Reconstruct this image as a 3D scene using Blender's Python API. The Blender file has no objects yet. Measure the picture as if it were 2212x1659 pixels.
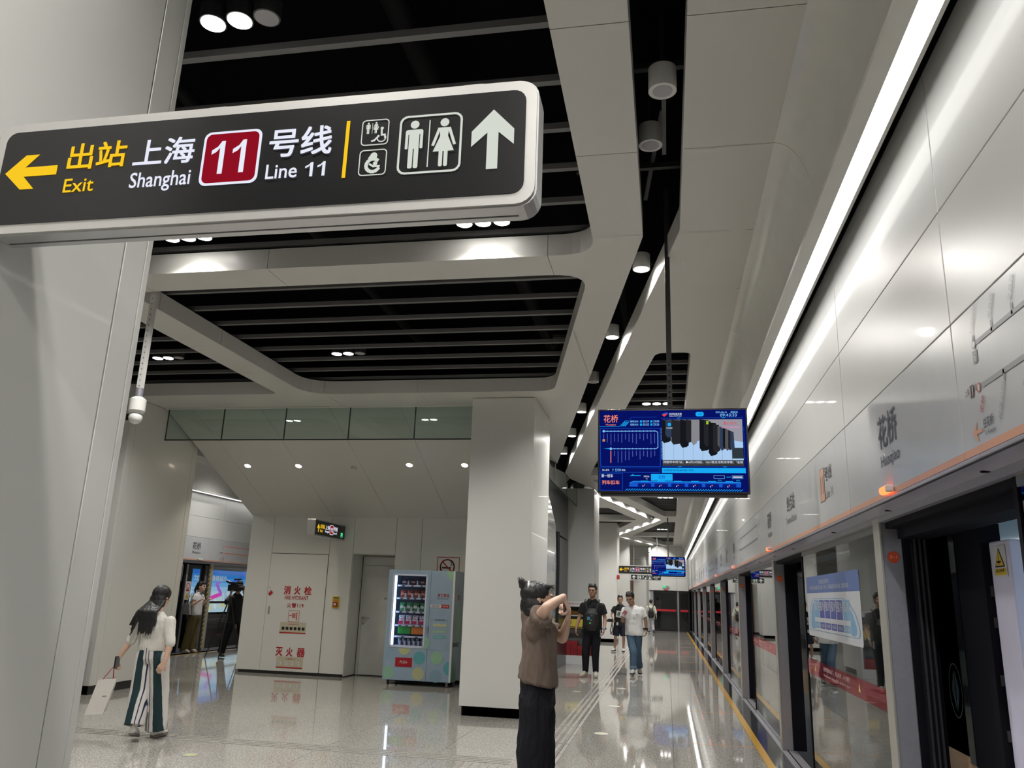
import bpy, bmesh, math, random
from mathutils import Vector as V, Matrix, noise
random.seed(7)
S = bpy.context.scene
COL = S.collection
PI = math.pi

# ------------------------------------------------------------------ camera, world, exposure
cam_d = bpy.data.cameras.new('camera'); cam = bpy.data.objects.new('camera', cam_d); COL.objects.link(cam)
cam_d.sensor_fit = 'HORIZONTAL'; cam_d.sensor_width = 36.0
cam_d.lens = 1721.14 / 2212 * 36.0
cam_d.clip_start = 0.05; cam_d.clip_end = 300
M = Matrix(((0.98225532, 0.01591096, 0.18687247), (0.18463091, -0.25710543, -0.94858222), (0.03295307, 0.96625237, -0.25548083))).to_4x4()
M.translation = V((0, 0, 1.55))
cam.matrix_world = M
S.camera = cam
S.view_settings.view_transform = 'Standard'; S.view_settings.look = 'None'
S.view_settings.gamma = 1.0; S.view_settings.use_curve_mapping = False
S.view_settings.exposure = 0.0
W = bpy.data.worlds.new('world'); S.world = W; W.use_nodes = True
W.node_tree.nodes['Background'].inputs[0].default_value = (0.9, 0.93, 1, 1)
W.node_tree.nodes['Background'].inputs[1].default_value = 0.04
S.cycles.max_bounces = 7; S.cycles.diffuse_bounces = 4; S.cycles.glossy_bounces = 4
S.cycles.transmission_bounces = 6; S.cycles.transparent_max_bounces = 8
S.cycles.sample_clamp_indirect = 4.0; S.cycles.caustics_reflective = False; S.cycles.caustics_refractive = False
STRIP_E = 6.5      # ceiling edge light strips
SPOT_W = 340.0      # each cluster of three downlights
PEND_W = 145.0      # each cylinder pendant

# ------------------------------------------------------------------ materials
MC = {}
def mat(name, col=(.8, .8, .8), rough=.5, metal=0, emit=None, es=1.0, coat=0, spec=.5, bump=None, noise_col=None, alpha=None):
    if name in MC: return MC[name]
    m = bpy.data.materials.new(name); m.use_nodes = True; nt = m.node_tree; b = nt.nodes['Principled BSDF']
    b.inputs['Base Color'].default_value = (*col, 1); b.inputs['Roughness'].default_value = rough
    b.inputs['Metallic'].default_value = metal; b.inputs['Coat Weight'].default_value = coat
    b.inputs['Specular IOR Level'].default_value = spec
    if emit: b.inputs['Emission Color'].default_value = (*emit, 1); b.inputs['Emission Strength'].default_value = es
    tc = nt.nodes.new('ShaderNodeTexCoord')
    n = nt.nodes.new('ShaderNodeTexNoise'); n.inputs['Scale'].default_value = (noise_col or (6, 0))[0]; n.inputs['Detail'].default_value = 4
    nt.links.new(tc.outputs['Object'], n.inputs['Vector'])
    amt = noise_col[1] if noise_col else .03
    r = nt.nodes.new('ShaderNodeValToRGB')
    r.color_ramp.elements[0].position = .3; r.color_ramp.elements[1].position = .7
    r.color_ramp.elements[0].color = (*[max(0, c * (1 - amt)) for c in col], 1); r.color_ramp.elements[1].color = (*[min(1, c * (1 + amt)) for c in col], 1)
    nt.links.new(n.outputs['Fac'], r.inputs['Fac']); nt.links.new(r.outputs['Color'], b.inputs['Base Color'])
    if bump:
        bn = nt.nodes.new('ShaderNodeTexNoise'); bn.inputs['Scale'].default_value = bump[0]; bn.inputs['Detail'].default_value = 3
        nt.links.new(tc.outputs['Object'], bn.inputs['Vector'])
        bu = nt.nodes.new('ShaderNodeBump'); bu.inputs['Strength'].default_value = bump[1]; bu.inputs['Distance'].default_value = bump[2]
        nt.links.new(bn.outputs['Fac'], bu.inputs['Height']); nt.links.new(bu.outputs['Normal'], b.inputs['Normal'])
    MC[name] = m; return m
def emis(name, col, s=1.0):
    if name in MC: return MC[name]
    m = bpy.data.materials.new(name); m.use_nodes = True; nt = m.node_tree; nt.nodes.clear()
    e = nt.nodes.new('ShaderNodeEmission'); e.inputs[0].default_value = (*col, 1); e.inputs[1].default_value = s
    o = nt.nodes.new('ShaderNodeOutputMaterial'); nt.links.new(e.outputs[0], o.inputs[0]); MC[name] = m; return m
def glass(name, tint, ior=1.5):
    if name in MC: return MC[name]
    m = bpy.data.materials.new(name); m.use_nodes = True; nt = m.node_tree; nt.nodes.clear()
    f = nt.nodes.new('ShaderNodeFresnel'); gg = nt.nodes.new('ShaderNodeNewGeometry'); mi = nt.nodes.new('ShaderNodeMapRange'); mi.inputs[3].default_value = ior; mi.inputs[4].default_value = 1 / ior
    nt.links.new(gg.outputs['Backfacing'], mi.inputs[0]); nt.links.new(mi.outputs[0], f.inputs['IOR'])
    t = nt.nodes.new('ShaderNodeBsdfTransparent'); t.inputs[0].default_value = (*tint, 1)
    g = nt.nodes.new('ShaderNodeBsdfGlossy'); g.inputs['Roughness'].default_value = .012; g.inputs[0].default_value = (.95, .95, .95, 1)
    x = nt.nodes.new('ShaderNodeMixShader'); o = nt.nodes.new('ShaderNodeOutputMaterial')
    nt.links.new(f.outputs[0], x.inputs[0]); nt.links.new(t.outputs[0], x.inputs[1]); nt.links.new(g.outputs[0], x.inputs[2]); nt.links.new(x.outputs[0], o.inputs[0])
    MC[name] = m; return m
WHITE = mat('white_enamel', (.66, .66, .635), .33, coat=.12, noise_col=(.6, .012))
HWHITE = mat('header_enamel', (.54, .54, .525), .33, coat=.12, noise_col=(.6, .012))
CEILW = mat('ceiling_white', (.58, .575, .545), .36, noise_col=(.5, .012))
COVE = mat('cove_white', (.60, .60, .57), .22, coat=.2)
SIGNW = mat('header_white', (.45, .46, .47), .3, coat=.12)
BLACK = mat('black_void', (.002, .002, .003), .9, spec=.05)
SLAT = mat('slat_grey', (.14, .14, .14), .5)
DARKM = mat('dark_metal', (.03, .03, .032), .4)
STEEL = mat('brushed_steel', (.36, .36, .40), .42, metal=.55, noise_col=(40, .05))
ALU = mat('aluminium', (.55, .55, .56), .36, metal=.75)
RUBBER = mat('black_rubber', (.006, .006, .011), .7, spec=.12)
BASEB = mat('base_black', (.02, .02, .022), .3)
GLASS = glass('screen_glass', (.62, .66, .67), 1.75)
SMOKEG = glass('smoke_barrier_glass', (.80, .87, .84))
LIT = emis('strip_light', (1, .985, .95), STRIP_E)
LENS = emis('lens_lit', (1, .97, .92), 22)
LENSOFF = mat('lens_off', (.35, .34, .36), .4)
LAMPW = mat('lamp_white', (.6, .6, .58), .4)
BLK = mat('print_black', (.012, .012, .014), .35)
SIGNBLK = mat('sign_face_black', (.010, .010, .011), .28)
INK = mat('print_ink', (.035, .037, .05), .4)
GREYP = mat('print_grey', (.22, .23, .24), .4)
PEACH = mat('peach_stripe', (.60, .31, .20), .35)
REDP = mat('print_red', (.42, .012, .02), .4)
YEL_E = emis('sign_yellow', (1.0, .62, .02), .95)
WHT_E = emis('sign_white', (.86, .88, 1.0), .95)
GRN_W = emis('sign_warmwhite', (.78, .82, .74), .85)
RED_E = emis('sign_red', (.30, .006, .018), .9)
GREEN_E = emis('sign_green', (.08, .85, .35), .9)
RLAMP = emis('red_lamp', (1, .10, .03), 5)
BLUE_E = emis('blue_led', (.05, .05, 1), 4)

def mixmat(name, build):
    if name in MC: return MC[name]
    m = bpy.data.materials.new(name); m.use_nodes = True; build(m.node_tree, m.node_tree.nodes['Principled BSDF']); MC[name] = m; return m
def floor_nodes(base, sc, rough, spread=.35):
    def f(nt, b):
        tc = nt.nodes.new('ShaderNodeTexCoord'); geo = nt.nodes.new('ShaderNodeNewGeometry')
        v = nt.nodes.new('ShaderNodeTexVoronoi'); v.inputs['Scale'].default_value = sc
        n = nt.nodes.new('ShaderNodeTexNoise'); n.inputs['Scale'].default_value = sc * .8; n.inputs['Detail'].default_value = 2
        nt.links.new(geo.outputs['Position'], v.inputs['Vector']); nt.links.new(geo.outputs['Position'], n.inputs['Vector'])
        r = nt.nodes.new('ShaderNodeValToRGB'); e = r.color_ramp.elements
        e[0].position = .25; e[1].position = .72; e[0].color = (*[c * (1 - spread) for c in base], 1); e[1].color = (*[min(1, c * (1 + spread * .6)) for c in base], 1)
        nt.links.new(n.outputs['Fac'], r.inputs['Fac'])
        sep = nt.nodes.new('ShaderNodeSeparateColor'); nt.links.new(v.outputs['Color'], sep.inputs[0])
        mr = nt.nodes.new('ShaderNodeMapRange'); mr.inputs[3].default_value = .72; mr.inputs[4].default_value = 1.15
        nt.links.new(sep.outputs[0], mr.inputs[0])
        oi = nt.nodes.new('ShaderNodeObjectInfo'); mo = nt.nodes.new('ShaderNodeMapRange'); mo.inputs[3].default_value = .95; mo.inputs[4].default_value = 1.04
        nt.links.new(oi.outputs['Random'], mo.inputs[0])
        mm = nt.nodes.new('ShaderNodeMath'); mm.operation = 'MULTIPLY'; nt.links.new(mr.outputs[0], mm.inputs[0]); nt.links.new(mo.outputs[0], mm.inputs[1])
        mx = nt.nodes.new('ShaderNodeVectorMath'); mx.operation = 'SCALE'; nt.links.new(r.outputs['Color'], mx.inputs[0]); nt.links.new(mm.outputs[0], mx.inputs['Scale'])
        nt.links.new(mx.outputs[0], b.inputs['Base Color']); b.inputs['Roughness'].default_value = rough; b.inputs['Specular IOR Level'].default_value = .62
    return f
FLOOR = mixmat('granite_floor', floor_nodes((.43, .415, .38), 80, .04, .6))
DGRAN = mixmat('dark_granite', floor_nodes((.055, .06, .065), 110, .06))

# ------------------------------------------------------------------ helpers
def link(o, parent=None):
    COL.objects.link(o)
    if parent: o.parent = parent
    return o
def obj(name, bm, m, parent=None, smooth=False, keep=False):
    me = bpy.data.meshes.new(name); bm.to_mesh(me)
    if not keep: bm.free()
    me.materials.append(m)
    if smooth:
        for p in me.polygons: p.use_smooth = True
    return link(bpy.data.objects.new(name, me), parent)
def tag(o, label=None, cat=None, group=None, kind=None):
    if label: o['label'] = label
    if cat: o['category'] = cat
    if group: o['group'] = group
    if kind: o['kind'] = kind
    return o
def empty(name, loc=(0, 0, 0), label=None, cat=None, group=None, kind=None):
    o = bpy.data.objects.new(name, None); COL.objects.link(o); o.location = loc; o.empty_display_size = .1
    return tag(o, label, cat, group, kind)
def setp(child, parent):           # parent keeping world coordinates of mesh data
    child.parent = parent; child.location = [-a for a in parent.location]; return child
def part(name, bm, m, parent, smooth=False):
    o = obj(name, bm, m, None, smooth)
    o.parent = parent
    if parent is not None:
        p = V((0, 0, 0)); q = parent
        while q is not None: p += q.location; q = q.parent
        o.location = -p
    return o
def subpart(name, bm, m, parent, smooth=False): return part(name, bm, m, parent, smooth)
def bx(bm, x0, x1, y0, y1, z0, z1, bev=0):
    vs = [bm.verts.new((x, y, z)) for x in (x0, x1) for y in (y0, y1) for z in (z0, z1)]
    fs = [(0, 1, 3, 2), (4, 6, 7, 5), (0, 4, 5, 1), (2, 3, 7, 6), (0, 2, 6, 4), (1, 5, 7, 3)]
    F = [bm.faces.new([vs[i] for i in f]) for f in fs]
    bmesh.ops.recalc_face_normals(bm, faces=F)
    if bev > 0:
        es = list({e for f in F for e in f.edges}); bmesh.ops.bevel(bm, geom=es, offset=bev, segments=2, affect='EDGES', profile=.5)
    return bm
def B(*a, bev=0): return bx(bmesh.new(), *a, bev=bev)
def frame_to(p0, p1):
    d = (V(p1) - V(p0)); z = d.normalized()
    x = z.orthogonal().normalized(); y = z.cross(x)
    m = Matrix((x, y, z)).transposed().to_4x4(); m.translation = (V(p0) + V(p1)) / 2; return m, d.length
def cyl(bm, p0, p1, r0, r1=None, n=16, caps=True):
    m, L = frame_to(p0, p1); r1 = r0 if r1 is None else r1
    bmesh.ops.create_cone(bm, cap_ends=caps, segments=n, radius1=r0, radius2=r1, depth=L, matrix=m); return bm
def sph(bm, c, r, R=None, sub=2):
    r = (r, r, r) if not hasattr(r, '__len__') else r
    m = Matrix.Translation(V(c)) @ (R.to_4x4() if R else Matrix.Identity(4)) @ Matrix.Diagonal((*r, 1))
    bmesh.ops.create_icosphere(bm, subdivisions=sub, radius=1, matrix=m); return bm
def rpts(x0, y0, x1, y1, r, n=5):
    pts = []
    for cx, cy, a0 in ((x1 - r, y0 + r, -90), (x1 - r, y1 - r, 0), (x0 + r, y1 - r, 90), (x0 + r, y0 + r, 180)):
        for i in range(n + 1):
            a = math.radians(a0 + 90 * i / n); pts.append((cx + r * math.cos(a), cy + r * math.sin(a)))
    return pts
def prism(bm, pts, axis, a0, a1):
    """2D polygon extruded along axis: 'x' uses (y,z), 'y' uses (x,z), 'z' uses (x,y)"""
    def P(p, a): return {'x': (a, p[0], p[1]), 'y': (p[0], a, p[1]), 'z': (p[0], p[1], a)}[axis]
    v0 = [bm.verts.new(P(p, a0)) for p in pts]; v1 = [bm.verts.new(P(p, a1)) for p in pts]; n = len(pts)
    F = [bm.faces.new(v0), bm.faces.new(v1)] + [bm.faces.new((v0[i], v0[(i + 1) % n], v1[(i + 1) % n], v1[i])) for i in range(n)]
    bmesh.ops.recalc_face_normals(bm, faces=F); return bm
def loft(bm, rings, n=20):
    """rings: (center, u, v) with u, v half-axis vectors"""
    prev = None; allF = []
    first = None
    for c, u, v in rings:
        c, u, v = V(c), V(u), V(v)
        cur = [bm.verts.new(c + u * math.cos(2 * PI * i / n) + v * math.sin(2 * PI * i / n)) for i in range(n)]
        if prev: allF += [bm.faces.new((prev[i], prev[(i + 1) % n], cur[(i + 1) % n], cur[i])) for i in range(n)]
        else: first = cur
        prev = cur
    allF += [bm.faces.new(first), bm.faces.new(prev)]
    bmesh.ops.recalc_face_normals(bm, faces=allF); return bm

TMPS = bpy.data.scenes.new('helper'); TVL = TMPS.view_layers[0]
def bake(o):
    """evaluate one object alone in a helper scene and return its mesh"""
    TMPS.collection.objects.link(o); TVL.update()
    me = bpy.data.meshes.new_from_object(o.evaluated_get(TVL.depsgraph)); return me
_tc = {}
def text_mesh(s, bold=0.0):
    k = (s, bold)
    if k in _tc: return _tc[k]
    c = bpy.data.curves.new('t', 'FONT'); c.body = s; c.size = 1; c.resolution_u = 3; c.offset = bold
    o = bpy.data.objects.new('t', c); me = bake(o)
    vs = [(v.co.x, v.co.y) for v in me.vertices]; fs = [tuple(p.vertices) for p in me.polygons]
    bpy.data.objects.remove(o); bpy.data.curves.remove(c); bpy.data.meshes.remove(me)
    if not vs: vs = [(0, 0), (1, 0), (1, 1)]; fs = [(0, 1, 2)]
    _tc[k] = (vs, fs); return _tc[k]
class Pane:
    """flat print in the plane o + a*u + b*v, raised along n"""
    def __init__(s, o, u, v): s.o, s.u, s.v = V(o), V(u), V(v); s.n = s.u.cross(s.v).normalized(); s.b = {}; s.many = set()
    def P(s, a, b, c): return s.o + s.u * a + s.v * b + s.n * c
    def bm(s, m): return s.b.setdefault(m.name, (m, bmesh.new()))[1]
    def poly(s, m, pts, c=.001, t=0):
        if m.name in s.b: s.many.add(m.name)
        bm = s.bm(m); vs = [bm.verts.new(s.P(a, b, c)) for a, b in pts]; bm.faces.new(vs); return s
    def rect(s, m, x0, y0, x1, y1, c=.001, r=0): return s.poly(m, rpts(x0, y0, x1, y1, r) if r else [(x0, y0), (x1, y0), (x1, y1), (x0, y1)], c)
    def circ(s, m, x, y, r, c=.001, n=24, ry=None): return s.poly(m, [(x + r * math.cos(2 * PI * i / n), y + (ry or r) * math.sin(2 * PI * i / n)) for i in range(n)], c)
    def line(s, m, pts, w, c=.001):
        for (x0, y0), (x1, y1) in zip(pts, pts[1:]):
            dx, dy = x1 - x0, y1 - y0; L = math.hypot(dx, dy) or 1; nx, ny = -dy / L * w / 2, dx / L * w / 2; ex, ey = dx / L * w / 2, dy / L * w / 2
            s.poly(m, [(x0 - ex + nx, y0 - ey + ny), (x0 - ex - nx, y0 - ey - ny), (x1 + ex - nx, y1 + ey - ny), (x1 + ex + nx, y1 + ey + ny)], c)
        return s
    def ring(s, m, pts, w, c=.001): return s.line(m, pts + [pts[0]], w, c)
    def text(s, m, st, x0, y0, x1, y1, c=.002, rot=0, bold=.012, keep=False):
        vs, fs = text_mesh(st, 0); ax = min(v[0] for v in vs); bxx = max(v[0] for v in vs); ay = min(v[1] for v in vs); by = max(v[1] for v in vs)
        sx = (x1 - x0) / (bxx - ax); sy = (y1 - y0) / (by - ay)
        bm = s.bm(m); cr, sr = math.cos(rot), math.sin(rot)
        e = bold * min(abs(sx), abs(sy)) * .9
        for dx, dy, dc in (((-e, -e, 0), (e, -e, .00006), (-e, e, .00012), (e, e, .00018)) if bold else ((0, 0, 0),)):
            out = []
            for vx, vy in vs:
                a, b = (vx - ax) * sx + dx, (vy - ay) * sy + dy
                out.append(bm.verts.new(s.P(x0 + a * cr - b * sr, y0 + a * sr + b * cr, c + dc)))
            for f in fs:
                try: bm.faces.new([out[i] for i in f])
                except ValueError: pass
        s.many.add(m.name)
        return s
    def one(s, m, x0, y0, x1, y1, c=.002):
        w, h = x1 - x0, y1 - y0
        return s.poly(m, [(x0 + w * .62, y0), (x1, y0), (x1, y1), (x0 + w * .72, y1), (x0 + w * .45, y0 + h * .84), (x0, y0 + h * .73), (x0, y0 + h * .60), (x0 + w * .38, y0 + h * .68), (x0 + w * .62, y0 + h * .80)], c)
    def build(s, parent, names=None, default='print'):
        for k, (m, bm) in s.b.items():
            o = part((names or {}).get(k, default), bm, m, parent)
            if k in s.many: o['kind'] = 'stuff'
        return s

# ------------------------------------------------------------------ layout numbers
ZC, ZT = 4.28, 4.47           # underside and top of the white ceiling plates
MXS = -9.75
def mx(x): return MXS - x
BAY = 4.85
ORD = ['first', 'second', 'third', 'fourth', 'fifth', 'sixth', 'seventh', 'eighth', 'ninth', 'tenth', 'eleventh', 'twelfth']

# ------------------------------------------------------------------ floor
fl = empty('floor', (0, 0, 0), kind='structure')
part('screed', B(-11.0, 1.0, -8, 44.5, -.2, -.022), BASEB, fl)
TX, TY = 1.155, 1.2
tile_me = None
ncount = 0
far = bmesh.new()
for j in range(-6, 38):
    for i in range(10):
        x0 = mx(.95) + .30 + i * TX if False else .04 - (i + 1) * TX + (TX if False else 0)
        x1 = x0 + TX; y0 = j * TY - .35 + 1.2; y1 = y0 + TY
        if 2 <= j < 30:
            if tile_me is None:
                t = obj('floor_tile', B(.0022, TX - .0022, .0022, TY - .0022, -.02, 0), FLOOR, fl); tile_me = t.data
            else: t = link(bpy.data.objects.new('floor_tile', tile_me), fl)
            t.location = (x0, y0, 0)
        else: bx(far, x0 + .0015, x1 - .0015, y0 + .0015, min(y1, 44.5) - .0015, -.02, 0)
o = part('floor_tile_field', far, FLOOR, fl); o['kind'] = 'stuff'
for nm, a, b in (('edge_paving', .043, .94), ('edge_paving', mx(.94) - 0, -11.513)):
    pass
e1 = bmesh.new(); bx(e1, .043, .937, -8, 44.5, -.02, 0); part('edge_paving', e1, FLOOR, fl)
for side in (0, 1):
    f = (lambda x: x) if side == 0 else mx
    def q(a, b): return (min(f(a), f(b)), max(f(a), f(b)))
    part('yellow_line', B(*q(.94, 1.02), -8, 43.5, -.02, .001), mat('yellow_stone', (.62, .36, .06), .16, noise_col=(60, .12)), fl)
    part('dark_edge_stone', B(*q(1.02, 1.205), -8, 43.5, -.02, 0), DGRAN, fl)
    part('door_sill', B(*q(1.205, 1.36), -8, 43.5, -.03, .006), STEEL, fl)
    part('sill_groove', B(*q(1.262, 1.274), -8, 43.5, .004, .0068), BLACK, fl)
    part('track_slab', B(*q(1.36, 5.2), -9, 46, -1.3, -1.2), BASEB, fl)
og = mat('orange_mark', (.62, .30, .10), .2)
for k in range(-1, 7):
    for yy in (9.9 + BAY * (k - 1), 9.9 + BAY * (k - 1) + 2.75):
        part('queue_mark', B(.25, .937, yy, yy + .018, -.01, .0012), og, fl)

tac = empty('tactile_strip', (-1.2, 8.3, 0), 'raised steel guiding ribs crossing the granite floor and running to the far wall', 'floor marking')
RIB = mat('tactile_rib', (.40, .38, .35), .28, metal=.25)
PAD = mixmat('tactile_pad', floor_nodes((.24, .225, .205), 95, .10))
for k in range(4):
    x = -1.33 + k * .075
    y = 8.15
    while y < 42:
        L = .56 if y < 20 else 2.36
        part('rib', B(x, x + .034, y, y + L, 0, .004, bev=.001), RIB, tac); y += L + .035
    x = -1.5
    while x > -10.2:
        part('rib', B(x - .56, x, 8.05 + k * .075, 8.084 + k * .075, 0, .004, bev=.001), RIB, tac); x -= .6
for k in range(5):
    part('rib', B(-1.95 + k * .085, -1.91 + k * .085, 7.3, 8.0, 0, .004, bev=.001), RIB, tac)
for i, (x, y) in enumerate([(-4.41, 7.41), (-.79, 10.17), (-.79, 12.71), (-1.53, 14.34), (-.82, 15.16)]):
    t = empty('floor_marker', (x, y, 0), 'luminous floor disc, ' + ['in front of the walking woman with the paper bag', 'nearest along the right platform edge', 'second along the right platform edge', 'beside the guiding ribs left of the walking men', 'farthest one beside the guiding ribs'][i], 'floor marker', 'luminous floor arrows')
    part('disc', cyl(bmesh.new(), (x, y, 0), (x, y, .003), .08, n=28), ALU, t)
    p = Pane((x, y, .0035), (1, 0, 0), (0, 1, 0))
    p.circ(mat('marker_green', (.45, .48, .33), .3), 0, 0, .066, 0)
    for q_ in (-.03, 0, .03): p.poly(mat('marker_arrow', (.7, .6, .25), .3), [(q_ + .02, -.03), (q_ + .035, -.03), (q_ + .01, 0), (q_ + .035, .03), (q_ + .02, .03), (q_ - .008, 0)], .0005)
    p.build(t, {'marker_arrow': 'arrow', 'marker_green': 'inlay'})

# ------------------------------------------------------------------ ceiling plates
def rounded(pts, r, n=6):
    out = []
    N = len(pts)
    for i, p in enumerate(pts):
        rr = r[i] if hasattr(r, '__len__') else r
        a, b, c = V(pts[i - 1]), V(p), V(pts[(i + 1) % N])
        d0, d1 = (a - b), (c - b); l0, l1 = d0.length, d1.length; d0.normalize(); d1.normalize()
        if rr <= 0: out.append(tuple(b)); continue
        ang = d0.angle(d1); cut = min(rr / math.tan(ang / 2), .45 * l0, .45 * l1)
        p0, p1 = b + d0 * cut, b + d1 * cut
        for k in range(n + 1):
            t = k / n; q0 = p0.lerp(b, t); q1 = b.lerp(p1, t); out.append(tuple(q0.lerp(q1, t)))
    return out
def plate(outer, holes, z0, z1):
    c = bpy.data.curves.new('p', 'CURVE'); c.dimensions = '2D'; c.fill_mode = 'BOTH'; c.extrude = (z1 - z0) / 2
    for pts in [outer] + holes:
        sp = c.splines.new('POLY'); sp.points.add(len(pts) - 1); sp.use_cyclic_u = True
        for i, p in enumerate(pts): sp.points[i].co = (p[0], p[1], 0, 1)
    o = bpy.data.objects.new('p', c); me = bake(o)
    bm = bmesh.new(); bm.from_mesh(me); bpy.data.objects.remove(o); bpy.data.meshes.remove(me)
    bmesh.ops.remove_doubles(bm, verts=bm.verts, dist=1e-4)
    for f_ in bm.faces: f_.smooth = False
    bmesh.ops.translate(bm, verts=bm.verts, vec=(0, 0, (z0 + z1) / 2)); return bm
ce = empty('ceiling', (0, 0, 0), kind='structure')
PC = [(-.14, -4), (-.14, 5.78), (-2.27, 16.8), (-2.27, 11.42), (-7.9, 11.42), (-7.48, 16.8), (-9.61, 5.78), (-9.61, -4)]
PC_h = [rounded([(-9.2, -2.6), (-.53, -2.6), (-.53, 6.06), (-9.2, 6.06)], .28),
        rounded([(-5.12, 6.47), (-.62, 6.47), (-1.48, 10.53), (-5.12, 10.53)], [0.12, .3, .3, .45]),
        rounded([(-9.3, 6.47), (-5.56, 6.47), (-5.56, 10.48), (-8.4, 10.48)], [.3, .1, .12, .3])]
PR = [(.69, -4), (.69, 44.4), (.1, 44.4), (-.19, 43.6), (-2.1, 37.0), (-2.02, 36.3), (-.16, 29.03), (-1.8, 20.9), (-2.24, 18.94), (-2.24, 18.0), (.03, 6.3), (.14, 5.7), (.14, -4)]
PR_r = [0, 0, 0, .1, .1, .1, .12, 0, 0, 0, .4, .4, 0]
PR_h = [rounded([(-.08, 8.87), (.31, 8.87), (.31, 18.4), (-1.72, 18.4)], [.16, .12, .1, .1]),
        rounded([(-1.72, 19.1), (.34, 19.1), (.34, 27.65), (-.06, 27.65)], [.1, .12, .12, .12]),
        rounded([(-.04, 29.75), (.35, 29.75), (.35, 36.6), (-1.48, 36.6)], .1),
        rounded([(-1.45, 37.3), (.35, 37.3), (.35, 42.6), (-.05, 42.6)], .1)]
PC2 = [(-2.75, 20.55), (-2.1, 21.0), (-.49, 29.08), (-2.35, 36.6), (-.6, 43.3), (-.4, 44.4), (mx(-.4), 44.4), (mx(-.6), 43.3), (mx(-2.35), 36.6), (mx(-.49), 29.08), (mx(-2.1), 21.0), (mx(-2.75), 20.55)]
PC2_h = [rounded([(-4.7, 25.3), (-1.75, 25.3), (-1.02, 29.15), (-4.7, 29.15)], .12), rounded([(-4.7, 29.9), (-1.2, 29.9), (-2.1, 33.9), (-4.7, 33.9)], .12)]
def flip(pts): return [(mx(p[0]), p[1]) for p in pts][::-1]
def cut_panels(bm0, ys, xs, parent, m):
    for j in range(len(ys) - 1):
        bmr = bm0.copy()
        for co, no in (((0, ys[j] + .002, 0), (0, -1, 0)), ((0, ys[j + 1] - .002, 0), (0, 1, 0))):
            bmesh.ops.bisect_plane(bmr, geom=bmr.verts[:] + bmr.edges[:] + bmr.faces[:], plane_co=co, plane_no=no, clear_outer=True)
        if not bmr.faces: bmr.free(); continue
        for i in range(len(xs) - 1):
            b2 = bmr.copy()
            for co, no in (((xs[i] + .002, 0, 0), (-1, 0, 0)), ((xs[i + 1] - .002, 0, 0), (1, 0, 0))):
                bmesh.ops.bisect_plane(b2, geom=b2.verts[:] + b2.edges[:] + b2.faces[:], plane_co=co, plane_no=no, clear_outer=True)
            if len(b2.faces) > 2: part('ceiling_panel', b2, m, parent)
            else: b2.free()
        bmr.free()
    bm0.free()
YS = [-4.1, -.25, 2.15, 3.35, 4.55, 5.75, 6.95, 8.15, 9.35, 10.55, 11.75, 14.15, 16.55, 18.95, 21.35, 23.75, 26.15, 28.55, 30.95, 33.35, 35.75, 38.15, 40.55, 44.5]
pl = plate(PC, PC_h, ZC, ZT); cut_panels(pl, YS, [-9.7, -8.3, -4.85, -3.45, -.93, 0], ce, CEILW)
for fl_ in (0, 1):
    o_ = rounded(PR, PR_r); h_ = PR_h
    if fl_: o_ = flip(o_); h_ = [flip(h) for h in h_]
    pl = plate(o_, h_, ZC, ZT); cut_panels(pl, YS, [-30, 30], ce, CEILW)
pl = plate(PC2, PC2_h, ZC, ZT); cut_panels(pl, YS, [-9.7, -4.85, 0], ce, CEILW)
# black void above
part('void_lid', B(-11.3, 1.6, -8, 45, 5.5, 5.6), BLACK, ce)
part('void_side', B(1.12, 1.6, -8, 45, 4.42, 5.5), BLACK, ce); part('void_side', B(mx(1.6), mx(1.12), -8, 45, 4.42, 5.5), BLACK, ce)
def chx(y):   # channel centre left edge / right edge
    pl_ = [(-9, -.14, .14), (5.78, -.14, .14), (16.8, -2.27, -1.98), (18.5, -2.4, -2.24), (21, -2.1, -1.8), (29.05, -.49, -.16), (36.6, -2.35, -2.06), (37, -2.25, -2.08), (43.6, -.52, -.19), (60, -.52, -.19)]
    for a, b in zip(pl_, pl_[1:]):
        if a[0] <= y < b[0]:
            t = (y - a[0]) / (b[0] - a[0]); return a[1] + (b[1] - a[1]) * t, a[2] + (b[2] - a[2]) * t
sl_me = {}
y = -2.44
while y < 43:
    l, r = chx(y)
    segs = [(r + .12, .62)]
    if not (11.1 < y < 20.6): segs.append((mx(l) + .1, l - .1))
    else: segs = segs + ([(mx(.62), mx(r) - .12)])
    for a, b in segs:
        if b - a > .15: part('slat', B(a, b, y, y + .045, 4.5, 4.545), SLAT, ce)
    y += .5
# hangers, pipes and cable trays seen in the dark channel
for yy in (1.6, 4.35, 5.55, 7.4, 9.6, 11.7, 13.9): 
    l, r = chx(yy); part('cross_rail', B(l - .5, r + .5, yy, yy + .04, 4.74, 4.78), mat('rail_dark', (.03, .03, .03), .5), ce)
for (x0, y0, z0, x1, y1, z1) in ((.03, 4.5, 4.62, .03, 5.15, 4.62), (-.12, 5.9, 4.66, .02, 5.2, 5.0), (.03, 3.2, 4.62, .03, 3.6, 4.62)):
    bm = bmesh.new(); cyl(bm, (x0, y0, z0), (x1, y1, z1), .02, n=4); part('perforated_hanger', bm, mat('hanger_grey', (.13, .13, .13), .5), ce)
for xx, zz, rr in ((-.45, 4.95, .05), (.3, 5.05, .07), (-1.6, 5.1, .09), (-3.4, 5.0, .06), (-6.6, 5.05, .08)):
    part('service_pipe', cyl(bmesh.new(), (xx, -6, zz), (xx, 11, zz), rr, n=12), mat('pipe_dark', (.004, .004, .005), .7, spec=.1), ce, True)

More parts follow.
